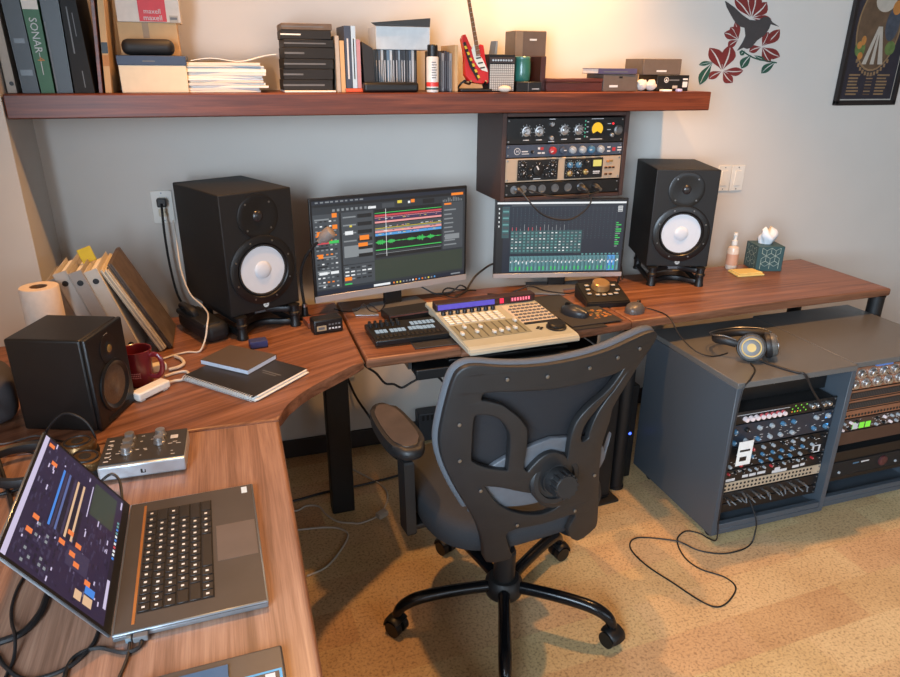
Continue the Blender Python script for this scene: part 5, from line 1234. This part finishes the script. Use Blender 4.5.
pcT = thing('computer_tower', 'black computer tower on the floor under the desk behind the chair', 'computer', (1.20, 2.14, .0005), R(4))
b = MB(); b.box((-.095,-.2,.012), (.095,.2,.46), blk, .006); b.build('case', pcT)
b = MB(); b.box((-.085,-.206,.03), (.085,-.2005,.44), blk_m, .003); b.build('front_panel', pcT)
b = MB(); b.box((-.12,-.23,0), (.12,.22,.0115), blk_m, .003); b.build('plinth', pcT)
up_ = thing('power_unit', 'narrow black box with a small blue light between desk leg and left cabinet', 'electronics box', (1.452, 2.14, .0005))
b = MB(); b.box((-.022,-.075,0), (.022,.12,.42), blk, .004); b.build('case', up_)
b = MB(); b.lathe([(.006,0),(.005,.003),(0,.0035)], blue_led, 14, M=T(0,-.0752,.206) @ RX(PI/2)); b.build('indicator', up_)
# under-desk cables
wht = mat('white_floor_cable', (190, 182, 170), .5)
for nm, lab, pts, r_, m_ in (
  ('floor_cable','white cable coiling on the floor around the black desk leg',[(.06,2.25,.004),(.125,2.233,.004),(.164,2.253,.004),(.208,2.235,.004),(.228,2.175,.004),(.262,2.12,.004),(.31,2.095,.004),(.345,2.085,.004),(.407,2.105,.004),(.443,2.141,.004),(.478,2.230,.004),(.470,2.302,.004),(.419,2.392,.004),(.35,2.5,.004)],.0035,wht),
  ('floor_cable','white cable curving on the floor toward the left wing in front of the leg',[(.05,2.118,.004),(.116,2.114,.004),(.206,2.10,.004),(.26,2.078,.004),(.285,2.03,.004),(.245,1.954,.004),(.183,1.883,.004),(.116,1.861,.004)],.0035,wht),
  ('floor_cable','black cable lying straight across the floor behind the black desk leg',[(.0,2.30,.005),(.123,2.30,.005),(.242,2.32,.005),(.42,2.33,.005),(.604,2.36,.005),(.9,2.42,.005)],.0045,cable_m),
  ('hanging_cable','black cable sagging beneath the middle of the desk over the heater',[(.365,2.10,.66),(.394,2.10,.626),(.424,2.10,.599),(.454,2.10,.557),(.485,2.10,.549),(.514,2.10,.531),(.550,2.10,.547),(.589,2.10,.563),(.622,2.10,.580),(.648,2.10,.554),(.672,2.10,.523),(.70,2.12,.46),(.74,2.2,.3)],.0042,cable_m),
  ('hanging_cable','black cable hanging from the low outlet down to the floor behind the leg',[(.40,2.61,.40),(.402,2.585,.36),(.43,2.56,.28),(.48,2.53,.19),(.52,2.50,.10),(.56,2.46,.03),(.62,2.44,.006),(.7,2.45,.006)],.005,cable_m)):
    b = MB(); b.tube(pts, r_, m_, n=8, smooth=4); tag(b.build(nm), lab, 'cable')
b = MB(); b.box((-.022,-.014,0), (.022,.014,.022), wht, .004); tag(b.build('cable_joiner', loc=(.428,2.105,.0005), rotz=R(30)), 'white plug block on the floor right of the black desk leg', 'plug')
for nm, lab, pts, r_ in (
  ('desk_cable','black cables tangled behind the cream controller under the left monitor',[(.66,2.46,.80),(.70,2.44,.775),(.74,2.42,.757),(.80,2.41,.765),(.83,2.40,.79),(.86,2.41,.77),(.84,2.44,.758),(.79,2.44,.77),(.76,2.40,.765),(.79,2.36,.757),(.85,2.37,.775),(.90,2.41,.76)],.0032),
  ('desk_cable','black cable arching up between the two monitors to the wall',[(.80,2.37,.757),(.845,2.385,.765),(.876,2.41,.79),(.90,2.42,.815),(.934,2.43,.835),(.975,2.445,.85),(1.02,2.47,.845),(1.08,2.50,.82)],.0042),
  ('desk_cable','black cable looping in front of the right monitor foot',[(.93,2.36,.757),(1.0,2.34,.757),(1.04,2.32,.775),(1.09,2.31,.79),(1.14,2.30,.772),(1.18,2.28,.766),(1.23,2.27,.76),(1.27,2.285,.757),(1.38,2.33,.757)],.003),
  ('desk_cable','black cable standing between the right monitor and right speaker',[(1.50,2.34,.757),(1.515,2.36,.80),(1.51,2.38,.86),(1.525,2.40,.92),(1.545,2.42,.88),(1.55,2.41,.81),(1.545,2.38,.757)],.0045),
  ('desk_cable','thin black wire curling under the left end of the left monitor',[(.33,2.36,.757),(.36,2.31,.76),(.40,2.27,.775),(.42,2.26,.80),(.44,2.255,.775),(.47,2.26,.764),(.50,2.30,.765),(.54,2.42,.757)],.0022)):
    b = MB(); b.tube(pts, r_, cable_m, n=8, smooth=4); tag(b.build(nm), lab, 'cable')

# ================================================================ THINGS ON THE SHELF
def q3(pts, y0, y1, m_, b, bev=.0008):
    b.prism(pts, -y1, -y0, m_, bev, M=RX(PI/2), seg=1)
def book(name, label, cat, x0, x1, tx0, tx1, ztop, y0, d, m_, group=None, pages=True, extras=None, zb=SZ):
    """upright book: spine at y0 between x0..x1 at the foot and tx0..tx1 at height ztop"""
    t = thing(name, label, cat, ((x0+x1)/2, y0, zb+.0005), 0, group); c = (x0+x1)/2; h = ztop-zb
    sl = (tx0-x0)/h
    b = MB(); k = .0018
    q3([(x0-c,0),(x0-c+k,0),(tx0-c+k,h),(tx0-c,h)], 0, d, m_, b, 0); q3([(x1-c-k,0),(x1-c,0),(tx1-c,h),(tx1-c-k,h)], 0, d, m_, b, 0)
    q3([(x0-c+k,0),(x1-c-k,0),(tx1-c-k,h),(tx0-c+k,h)], 0, k, m_, b, 0); b.build('cover', t)
    if pages:
        b = MB(); q3([(x0-c+k*1.1,.002),(x1-c-k*1.1,.002),(tx1-c-k*1.1,h-.004),(tx0-c+k*1.1,h-.004)], k*1.2, d-.004, paper, b, 0); b.build('pages', t)
    if extras:
        for nm, mm, f0, f1, g0, g1 in extras:      # strips on the spine, fractions of width and height
            b = MB(); 
            def P_(f, g): return (x0-c+f*(x1-x0)+(tx0-x0)*g+f*((tx1-tx0)-(x1-x0))*g, -.0004, g*h)
            b.add([P_(f0,g0), P_(f1,g0), P_(f1,g1), P_(f0,g1)], [(0,1,2,3)], mm); b.build(nm, t)
    return t
Y0 = 2.375
gsp = mat('binder_spine_grey', (170, 160, 148), .6); bk_l = mat('binder_black_vinyl', (30, 31, 34), .4, var=.2, scale=30); bgr = mat('book_green', (44, 96, 60), .5); bwl = mat('spine_white', (216, 210, 200), .6)
t = book('ring_binder', 'grey binder at the far left end of the shelf', 'binder', -.572,-.548,-.574,-.552, 1.80, 2.39, .23, gsp)
b = MB(); b.lathe([(.006,0),(.006,.001),(.003,.001),(0,.0004)], blk, 14, M=RX(PI/2)); b.build('finger_ring', t, (.003,-.0005,.026))
book('ring_binder', 'thick black binder left of the green book on the shelf', 'binder', -.530,-.486,-.538,-.4925, 1.82, Y0, .24, bk_l, extras=[('spine_window',mat('grey_window',(64,66,70),.3),.15,.85,.15,.2),('spine_window',MATS['grey_window'],.2,.8,.42,.46)])
t = book('book', 'green book with a white band near its top on the shelf', 'book', -.482,-.447,-.490,-.446, 1.81, Y0, .22, bgr, extras=[('white_band',bwl,.02,.98,.72,.98)])
b = MB(); b.text('SONAR', .028, ink, T(-.003,-.0009,.155) @ RY(R(90)) @ UPR); b.text('4', .026, por, T(-.0015,-.0009,.092) @ RY(R(90)) @ UPR); b.quad(-.06,-.0012,.0,.0008,0,ink,M=T(-.002,-.0009,.05) @ RY(R(90)) @ UPR @ T(0,0,0)); b.build('spine_lettering', t)
book('book', 'black book with a grey spine strip right of the green book on the shelf', 'book', -.441,-.398,-.440,-.391, 1.82, Y0, .23, bk_l, extras=[('spine_strip',grey_p,.0,.1,.02,.6)])
book('book', 'black book with small white spine print leaning at the right of the left group', 'book', -.393,-.340,-.388,-.350, 1.81, Y0-.004, .23, blk_m, extras=[('spine_print',grey_p,.3,.38,.35,.75),('spine_print',grey_p,.55,.6,.05,.2),('spine_print',grey_p,.6,.65,.5,.7)])
b = MB(); q3([(0,0),(.010,0),(.034,.32),(.024,.32)], 0, .2, shw, b); tag(b.build('bookend_board', loc=(-.329,Y0,SZ+.0005)), 'dark red-brown board standing upright as a bookend on the shelf', 'board')
mh = thing('magazine_holder', 'tan cardboard magazine holder leaning right of the bookend board on the shelf', 'magazine holder', (-.312, Y0+.004, SZ+.0005))
crd = mat('cardboard_tan', (196, 160, 116), .75, var=.05); b = MB(); q3([(0,0),(.018,0),(.040,.30),(.022,.30)], 0, .2, crd, b); b.build('box', mh)
b = MB(); b.add([(.0085,-.0005,.11),(.0255,-.0005,.11),(.0275,-.0005,.14),(.0108,-.0005,.14)], [(0,1,2,3)], blk); b.add([(.006,-.0005,.075),(.023,-.0005,.075),(.025,-.0005,.105),(.008,-.0005,.105)], [(0,1,2,3)], por); b.build('printed_bands', mh)
lb_ = thing('lidded_box', 'cream box with a dark blue lid standing on the left part of the shelf', 'box', (-.166, Y0, SZ+.0005))
b = MB(); b.box((-.099,0,0), (.091,.2,.084), cream, .002); b.build('body', lb_)
b = MB(); b.box((-.1015,-.002,.078), (.0935,.202,.1055), mat('lid_blue',(44,60,88),.5), .002); b.box((-.03,-.0024,.088),(.005,-.002,.0915), grey_p); b.build('lid', lb_)
b = MB(); b.box((-.073,0,0), (.075,.07,.046), bgm, .02, 4); tag(b.build('zip_case', loc=(-.178, Y0+.012, SZ+.1065)), 'small black zip case lying on the blue lidded box', 'case')
cb_ = thing('cardboard_box', 'tan cardboard box behind the black zip case on the shelf', 'box', (-.178, Y0+.09, SZ+.1065))
b = MB(); b.box((-.082,0,0), (.088,.1,.094), crd, .001, 1); b.box((-.012,-.0005,.05),(.006,.1005,.0945), mat('box_tape',(150,120,86),.5)); b.build('carton', cb_)
mx_ = thing('cassette_box', 'white box with a red square label lying on the tan cardboard box', 'box', (-.138, Y0+.085, SZ+.201))
b = MB(); b.box((-.118,0,0), (.062,.11,.11), mat('box_white',(204,196,186),.6), .001, 1); b.build('carton', mx_)
b = MB(UPR @ T(0,0,.0006)); b.quad(-.056,.002,.022,.109,0,mat('label_red',(196,34,44),.5)); b.text('maxell', .019, ink, T(-.017,.03,.0004)); b.text('maxell', .021, ink, T(-.017,.012,.0004)); b.quad(.03,.0,.055,.02,.0,gsp); b.quad(.032,.008,.052,.015,.0004,grey_p); b.build('red_label', mx_)
# loose papers: a pile of separate booklets
rnd = random.Random(31); z = SZ+.0005
cols = [(222,220,214),(206,208,206),(228,226,222),(196,200,200),(212,206,196),(224,224,226)]
for k in range(11):
    th_ = rnd.uniform(.006,.010); w = rnd.uniform(.225,.262); x0 = -.070+rnd.uniform(-.012,.02); 
    b = MB(); b.box((-w/2,-.105,0), (w/2,.105,th_), mat('pile_paper_%d' % (k%6), cols[k%6], .8, var=.04), .0006, 1)
    if k == 9: b.box((-w/2,-.1054,th_*.3), (w/2,-.1051,th_*.5), blue_k)
    labs = ['pale paper booklet at the bottom of the paper pile on the shelf','pale paper booklet in the middle of the paper pile on the shelf','white paper booklet on top of the paper pile on the shelf']
    o = b.build('booklet', loc=(x0+w/2-.02, Y0+.125, z), rotz=rnd.uniform(-.06,.06)); z += th_+.0003
    tag(o, labs[0] if k == 0 else (labs[2] if k == 10 else 'pale paper booklet in the middle of the paper pile on the shelf'), 'booklet', 'paper pile on the shelf')
b = MB(); n = 14; top_ = []
for i in range(n+1): top_.append((-.13+.26*i/n, .002+.010*math.sin(i/n*PI*1.5+.5)**2+.016*(i/n)**4))
b.prism([(x, 0) for x, z_ in ()]+[(x, z_-.0012) for x, z_ in top_]+[(x, z_+.0012) for x, z_ in top_[::-1]], -.1, .1, paper, 0, M=RX(PI/2))
tag(b.build('curled_sheet', loc=(.07, Y0+.13, z)), 'curled white sheet lying loose on the paper pile on the shelf', 'paper')
# stack of black disc boxes
b = MB(); b.box((0,0,0), (.165,.17,.0055), paper, .001, 1); tag(b.build('paper_pad', loc=(.214, Y0-.01, SZ+.0005)), 'white paper pad under the stack of black disc boxes on the shelf', 'paper')
z = SZ+.0065; zs = [.032,.032,.030,.033,.024,.026,.019]
for k, th_ in enumerate(zs):
    t = thing('disc_box', ['black disc box at the bottom of the stack on the shelf','black disc box second from the bottom of the stack on the shelf','black disc box third from the bottom of the stack on the shelf','black disc box fourth from the bottom of the stack on the shelf','black disc box fifth from the bottom of the stack on the shelf','black disc box with a pale band near the top of the stack','worn brown topped disc box on top of the black stack'][k], 'disc box', (.300+rnd.uniform(-.006,.006), Y0+.004, z), rnd.uniform(-.03,.03), 'stack of black disc boxes')
    b = MB(); b.box((-.082,0,0), (.076,.15,th_), blk_m if k < 6 else mat('worn_brown',(92,76,62),.6,var=.3), .0012, 1); b.build('case', t)
    b = MB(); b.box((-.0822,-.0004,th_*.42), (-.02 if k%2 else .05,-.0001,th_*.58), grey_p if k != 5 else paper); b.build('spine_mark', t)
    z += th_+.0004
for name, lab, x0, x1, zt, mm, zb_, d in (
   ('book','thin pale upright book right of the black disc box stack',.385,.397,1.672,gsp,SZ,.15),('book','thin brown upright book next to the thin pale book on the shelf',.399,.413,1.658,crd,SZ,.15),
   ('book','tall dark blue spined book standing right of the brown one',.4155,.436,1.702,mat('spine_navy',(56,66,84),.5),SZ+.0125,.15),('book','tall pale blue book standing between the navy and pink books',.4375,.452,1.702,mat('spine_pale_blue',(176,198,214),.5),SZ+.0125,.15),
   ('book','shorter pink spined book beside the tall pale blue book',.4535,.466,1.662,mat('spine_pink',(176,128,134),.5),SZ+.0125,.15)):
    book(name, lab, 'book', x0, x1, x0, x1, zt, Y0, d, mm, 'books standing mid shelf', zb=zb_, extras=[('spine_title',ink if 'navy' in mm.name else blk,.35,.6,.15,.8)] if 'blue' in mm.name or 'navy' in mm.name else None)
b = MB(); b.box((0,0,0), (.062,.13,.0118), mat('orange_box',(206,84,44),.5), .002); tag(b.build('orange_case', loc=(.409,Y0,SZ+.0005)), 'small flat orange case under the tall books on the shelf', 'case')
b = MB(); q3([(0,0),(.036,0),(.03,.135),(-.006,.155)], 0, .18, mat('folder_black',(34,32,32),.6), b); tag(b.build('file_folder', loc=(.480,Y0+.012,SZ+.0005)), 'black file folder standing left of the row of discs', 'folder')
b = MB(); b.box((-.094,0,0), (.094,.11,.031), blk, .009, 3); tag(b.build('flat_case', loc=(.562,Y0-.03,SZ+.0005)), 'flat black hard case lying in front of the row of discs', 'case')
cc = [(52,56,62),(40,44,50),(70,82,96),(180,184,186),(30,32,36),(96,120,140),(206,206,204),(44,46,52),(60,60,66),(150,160,168),(34,36,44)]
xx = .524
for k in range(16):
    w = rnd.uniform(.0085,.0105); m_ = mat('disc_spine_%d' % (k%11), cc[k%11], .35); 
    b = MB(); b.box((0,0,0), (w,.14,.133), m_, .0008, 1); b.box((w*.3,-.0003,.01), (w*.6,0,.1), ink if k%3 else grey_p)
    tag(b.build('compact_disc_case', loc=(xx,Y0+.085+rnd.uniform(0,.006),SZ+.0005)), 'compact disc case in the row under the white box on the shelf', 'disc case', 'row of compact discs under the white box'); xx += w+.0004
wb = thing('shipping_box', 'white open box with dark lifted flap on top of the disc row', 'box', (.632, Y0+.085, SZ+.1345))
wbx = mat('box_pale', (206, 208, 208), .6)
b = MB(); b.box((-.094,0,0), (.096,.13,.072), wbx, .001, 1); b.build('carton', wb)
b = MB(); b.add([(-.094,0,.0725),(.096,0,.0725),(.088,-.034,.098),(-.116,-.030,.080)], [(0,1,2,3)], mat('flap_dark',(84,84,82),.6)); b.add([(-.094,.0008,.0733),(.096,.0008,.0733),(.088,-.0332,.0988),(-.116,-.0292,.0808)], [(3,2,1,0)], MATS['flap_dark']); b.build('flap', wb)
sc_ = thing('spray_can', 'white spray can with black cap on the shelf edge', 'spray can', (.708, Y0-.012, SZ+.0005))
b = MB(); b.lathe([(0,0),(.0195,0),(.0205,.004),(.0205,.108),(.018,.112),(0,.112)], mat('can_white',(206,208,208),.35), 28); b.build('body', sc_)
b = MB(); b.lathe([(.0175,.112),(.0175,.146),(.015,.149),(0,.149)], blk, 24); b.build('cap', sc_)
b = MB(); b.lathe([(.0207,.018),(.0207,.032)], mat('can_red',(204,60,56),.4), 28, cap=False); b.lathe([(.0207,.008),(.0207,.014)], stl if False else teal_b, 28, cap=False); 
for k in range(7): b.box((-.009,-.0212,.045+k*.008), (.006+.003*(k%2),-.0206,.0475+k*.008), grey_p)
b.build('printed_bands', sc_)
xx = .734
for k in range(6):
    w = .009; b = MB(); b.box((0,0,0), (w,.14,.132-.004*(k%3)), mat('disc_dark_%d' % (k%3), [(46,36,44),(64,60,66),(150,146,146)][k%3], .35), .0008, 1); b.box((w*.3,-.0003,.01), (w*.6,0,.1), grey_p)
    tag(b.build('compact_disc_case', loc=(xx,Y0+.03,SZ+.0005)), 'compact disc case in the short row between the spray can and the brown board', 'disc case', 'short row of discs right of the spray can'); xx += w+.0006
b = MB(); b.box((0,0,0), (.012,.16,.15), crd, .001, 1); tag(b.build('wooden_end', loc=(.793,Y0+.005,SZ+.0005)), 'light brown board at the right end of the disc row', 'board')
# miniature guitar
gt = thing('miniature_guitar', 'small red electric guitar model on a black stand on the shelf', 'guitar', (.873, Y0+.01, SZ+.0005))
def gp(a, c): return (.818+(a-545)*.000785-.873, (415-c)*.000716)
grd = mat('guitar_red', (198, 34, 34), .25, coat=.5, var=.04); pickg = mat('pickguard', (226, 220, 204), .4)
TG = RX(R(-6))
b = MB(TG); b.prism([gp(*p) for p in ((548,178),(556,160),(568,158),(573,172),(580,200),(592,222),(612,226),(624,212),(634,200),(650,204),(654,226),(652,260),(664,300),(680,335),(684,360),(668,378),(640,380),(604,374),(576,364),(560,338),(560,300),(566,262),(556,216))], -.012, .012, grd, .003, M=UPR); b.build('body', gt)
b = MB(TG); b.prism([gp(*p) for p in ((592,226),(604,200),(618,240),(640,262),(664,310),(668,326),(640,318),(622,300),(604,270))], .0122, .0135, pickg, .0004, M=UPR); 
for k in range(3): b.prism([gp(612+k*9,262+k*22),gp(634+k*9,258+k*22),gp(636+k*9,264+k*22),gp(614+k*9,268+k*22)], .0136, .0155, blk, M=UPR)
b.build('pickguard', gt)
b = MB(TG); b.prism([gp(614,256),gp(630,252),gp(586,0),gp(574,4)], .0125, .021, mat('guitar_neck',(120,84,56),.4), .001, M=UPR); 
for k in range(12): 
    t_ = k/12; b.prism([gp(614-40*t_,250-246*t_),gp(630-44*t_,246-246*t_),gp(630-44*t_,248-246*t_),gp(614-40*t_,252-246*t_)], .0211, .0215, silver, M=UPR)
b.build('neck', gt)
b = MB(TG); b.prism([gp(574,4),gp(586,0),gp(592,-30),gp(586,-62),gp(572,-66),gp(566,-30)], .0115, .018, mat('guitar_head',(190,150,104),.4), .001, M=UPR); b.build('headstock', gt)
b = MB(TG); b.prism([gp(*p) for p in ((552,196),(564,192),(590,280),(628,352),(618,366),(580,300))], .0137, .0165, blk_m, .0005, M=UPR)
for k in range(6): b.prism([gp(556+k*11.5,212+k*26),gp(566+k*11.5,210+k*26),gp(572+k*11.5,222+k*26),gp(562+k*11.5,226+k*26)], .0166, .0172, mat('strap_yellow',(206,176,50),.6), M=UPR)
b.build('strap', gt)
b = MB(); b.box((-.062,-.02,0), (.055,.07,.010), blk, .003); b.tube([(-.05,.05,.01),(-.03,.035,.035),(.03,.035,.035),(.05,.05,.01)], .004, blk); b.tube([(-.03,.035,.03),(-.028,-.01,.026),(-.028,-.026,.036)], .004, blk); b.tube([(.03,.035,.03),(.028,-.01,.026),(.028,-.026,.036)], .004, blk); b.build('stand', gt)
# miniature amplifier
am = thing('miniature_amplifier', 'small amplifier model with checked grille and black knob panel beside the red guitar', 'amplifier', (.966, Y0, SZ+.0005))
b = MB(); b.box((-.049,0,0), (.049,.06,.122), blk_m, .002); b.build('cabinet', am)
def checker(name, c1, c2, sc):
    M_ = bpy.data.materials.new(name); M_.use_nodes = True; N = M_.node_tree.nodes; L = M_.node_tree.links
    tc = N.new('ShaderNodeTexCoord'); ck = N.new('ShaderNodeTexBrick'); ck.offset = 0; mp_ = N.new('ShaderNodeMapping'); mp_.inputs['Rotation'].default_value = (-PI/2,0,0); L.new(tc.outputs['Object'], mp_.inputs[0]); L.new(mp_.outputs[0], ck.inputs[0]); ck.inputs['Scale'].default_value = sc
    ck.inputs['Brick Width'].default_value = 1; ck.inputs['Row Height'].default_value = 1; ck.inputs['Mortar Size'].default_value = .13
    ck.inputs['Color1'].default_value = (*lin(c1),1); ck.inputs['Color2'].default_value = (*lin(c1),1); ck.inputs['Mortar'].default_value = (*lin(c2),1); L.new(ck.outputs[0], N['Principled BSDF'].inputs['Base Color']); N['Principled BSDF'].inputs['Roughness'].default_value = .7; return M_
b = MB(); b.box((-.046,-.002,.004), (.046,0,.09), checker('grille_check',(196,190,180),(104,98,94),130)); b.build('grille', am)
b = MB(); b.box((-.047,-.003,.094), (.047,0,.112), mat('amp_panel',(60,46,42),.4), .0005, 1)
for k in range(8): b.lathe([(.0035,0),(.003,.004),(0,.004)], alu_k, 12, M=T(-.036+k*.0098,-.003,.103) @ RX(PI/2))
b.build('knob_panel', am)
b = MB(); b.ell((0,0,.011), (.024,.016,.011), mat('pebble_white',(206,196,186),.6)); tag(b.build('white_pebble', loc=(.960,Y0-.045,SZ+.0005)), 'small white rounded lump in front of the amplifier model', 'ornament')
# black box with green jar, tall boxes
b = MB(); b.box((-.048,0,0), (.048,.09,.033), blk, .0015, 1); b.box((-.004,-.0004,.0),(-.002,-.0001,.033),grey_p); b.box((.012,-.0004,.008),(.04,-.0001,.0105),ink); tag(b.build('small_box', loc=(1.068,Y0-.01,SZ+.0005)), 'small black box under the green jar on the shelf', 'box')
jr = thing('green_jar', 'round teal green jar standing on the small black box', 'jar', (1.056, Y0+.032, SZ+.0340))
b = MB(); b.lathe([(0,0),(.024,0),(.029,.006),(.0305,.03),(.0295,.062),(.027,.074),(0,.074)], mat('jar_green',(46,104,92),.3,coat=.4), 30); b.build('body', jr)
b = MB(); b.lathe([(.0275,.0742),(.0275,.081),(.0255,.083),(0,.083)], mat('jar_lid',(70,120,106),.35), 30); b.build('lid', jr)
tbo = thing('tall_box', 'tall taupe box standing behind the green jar on the shelf', 'box', (1.128, Y0+.115, SZ+.0005))
b = MB(); b.box((-.066,0,0), (.056,.1,.205), mat('box_taupe',(124,104,86),.55), .0015, 1); b.box((-.036,-.0006,.002), (.056,-.0001,.203), mat('box_taupe_dark',(92,76,66),.5)); b.box((-.01,-.001,.172),(.018,-.0006,.178), ink); b.build('carton', tbo)
b = MB(); q3([(0,0),(.02,0),(.03,.17),(.024,.17)], 0, .06, mat('blue_grey_card',(120,132,140),.6), b); tag(b.build('grey_card', loc=(.974,Y0+.14,SZ+.0005)), 'blue grey card leaning behind the amplifier model', 'card')
b = MB(); b.box((0,0,0), (.02,.09,.118), mat('mahogany',(70,34,28),.4), .001, 1); tag(b.build('mahogany_board', loc=(1.124,Y0+.02,SZ+.0005)), 'small upright dark mahogany panel right of the green jar', 'board')
wbx2 = thing('wooden_box', 'long low dark red wooden box lying on the shelf right of the jar', 'box', (1.262, Y0, SZ+.0005))
b = MB(); b.box((-.122,0,0), (.106,.12,.032), wood('mahogany_box',(58,26,22),(80,36,30),(98,48,38),0), .0015, 1); b.build('body', wbx2)
b = MB(); b.box((-.123,-.001,.0325), (.107,.121,.0445), wood('mahogany_lid',(64,28,24),(88,40,32),(104,52,40),0), .0015, 1); b.build('lid', wbx2)
gbx = mat('box_dark_taupe', (92, 80, 72), .55)
b1 = thing('flat_box', 'dark taupe box with a white label under the purple book on the shelf', 'box', (1.445, Y0, SZ+.0005))
b = MB(); b.box((-.074,0,0), (.072,.13,.060), gbx, .0015, 1); b.build('carton', b1); b = MB(UPR @ T(0,0,.0006)); b.quad(-.048,.014,-.012,.022,0,ink); b.quad(-.008,.046,.006,.052,0,blk); b.build('print', b1)
book_ = thing('book', 'purple grey book lying flat on the taupe box at the right of the shelf', 'book', (1.418, Y0-.004, SZ+.0615), R(-1.5))
b = MB(); pur = mat('book_purple',(72,66,96),.5); b.box((-.072,0,0), (.088,.13,.002), pur); b.box((-.072,0,.0165), (.088,.13,.0185), pur); b.box((-.072,0,.002),(.088,.002,.0165),pur); b.box((-.05,-.0004,.005),(.05,-.0001,.0085),grey_p); b.build('cover', book_)
b = MB(); b.box((-.0705,.0025,.0021), (.086,.126,.0164), paper); b.build('pages', book_)
for k, (x, y, z, rx, rz_, lab) in enumerate(((1.545,.0,.022,.0,.018,'crumpled white tissue ball lying left on the shelf between the boxes'),(1.580,-.01,.026,.0,.022,'crumpled pale tissue ball lying right between the boxes on the shelf'))):
    b = MB(); b.ell((0,0,.022), (.023,.02,.021), mat('crumpled_paper',(206,198,188),.85,var=.08), n=14, k=8)
    for v in b.bm.verts: v.co *= 1+.16*math.sin(v.co.x*210+k)*math.cos(v.co.z*190)
    for v in b.bm.verts: v.co.z = max(0, v.co.z)
    tag(b.build('paper_ball', loc=(x+.002,Y0+.02+y,SZ+.0005)), lab, 'paper')
b2_ = thing('product_box', 'black box with a round white mark at the right end of the shelf', 'box', (1.675, Y0+.004, SZ+.0005))
b = MB(); b.box((-.070,0,0), (.072,.13,.0575), blk, .0015, 1); b.build('carton', b2_)
b = MB(UPR @ T(0,0,.0006)); b.lathe([(.010,0),(.010,.0004)], ink, 20, M=T(-.03,.040,0)); b.lathe([(.008,.0),(.008,.0006)], blk, 20, M=T(-.03,.040,0)); b.add([(-.036,.035,.0008),(-.024,.035,.0008),(-.03,.046,.0008)],[(0,1,2)],ink); b.quad(-.018,.037,.028,.042,0,grey_p); b.quad(.044,.014,.066,.034,0,ink); b.quad(.044,.04,.066,.046,0,ink); b.quad(0.0,.01,.022,.02,0,gsp); b.build('print', b2_)
b3_ = thing('flat_box', 'dark taupe box with a small white label topmost at the right end of the shelf', 'box', (1.618, Y0+.006, SZ+.0590))
b = MB(); b.box((-.078,0,0), (.088,.13,.056), gbx, .0015, 1); b.build('carton', b3_); b = MB(UPR @ T(0,0,.0006)); b.quad(-.02,.010,.024,.016,0,ink); b.build('print', b3_)
b = MB(); b.lathe([(0,0),(.012,0),(.013,.003),(.012,.009),(0,.01)], mat('pale_violet',(176,172,206),.5), 20); tag(b.build('violet_disc', loc=(1.688,Y0-.022,SZ+.0005)), 'tiny pale violet disc in front of the black box at the right of the shelf', 'disc')
b = MB(); b.box((-.02,-.012,0), (.02,.012,.007), paper, .001, 1); tag(b.build('paper_slip', loc=(1.632,Y0-.018,SZ+.0005)), 'small white paper slip in front of the black box at the right of the shelf', 'paper')
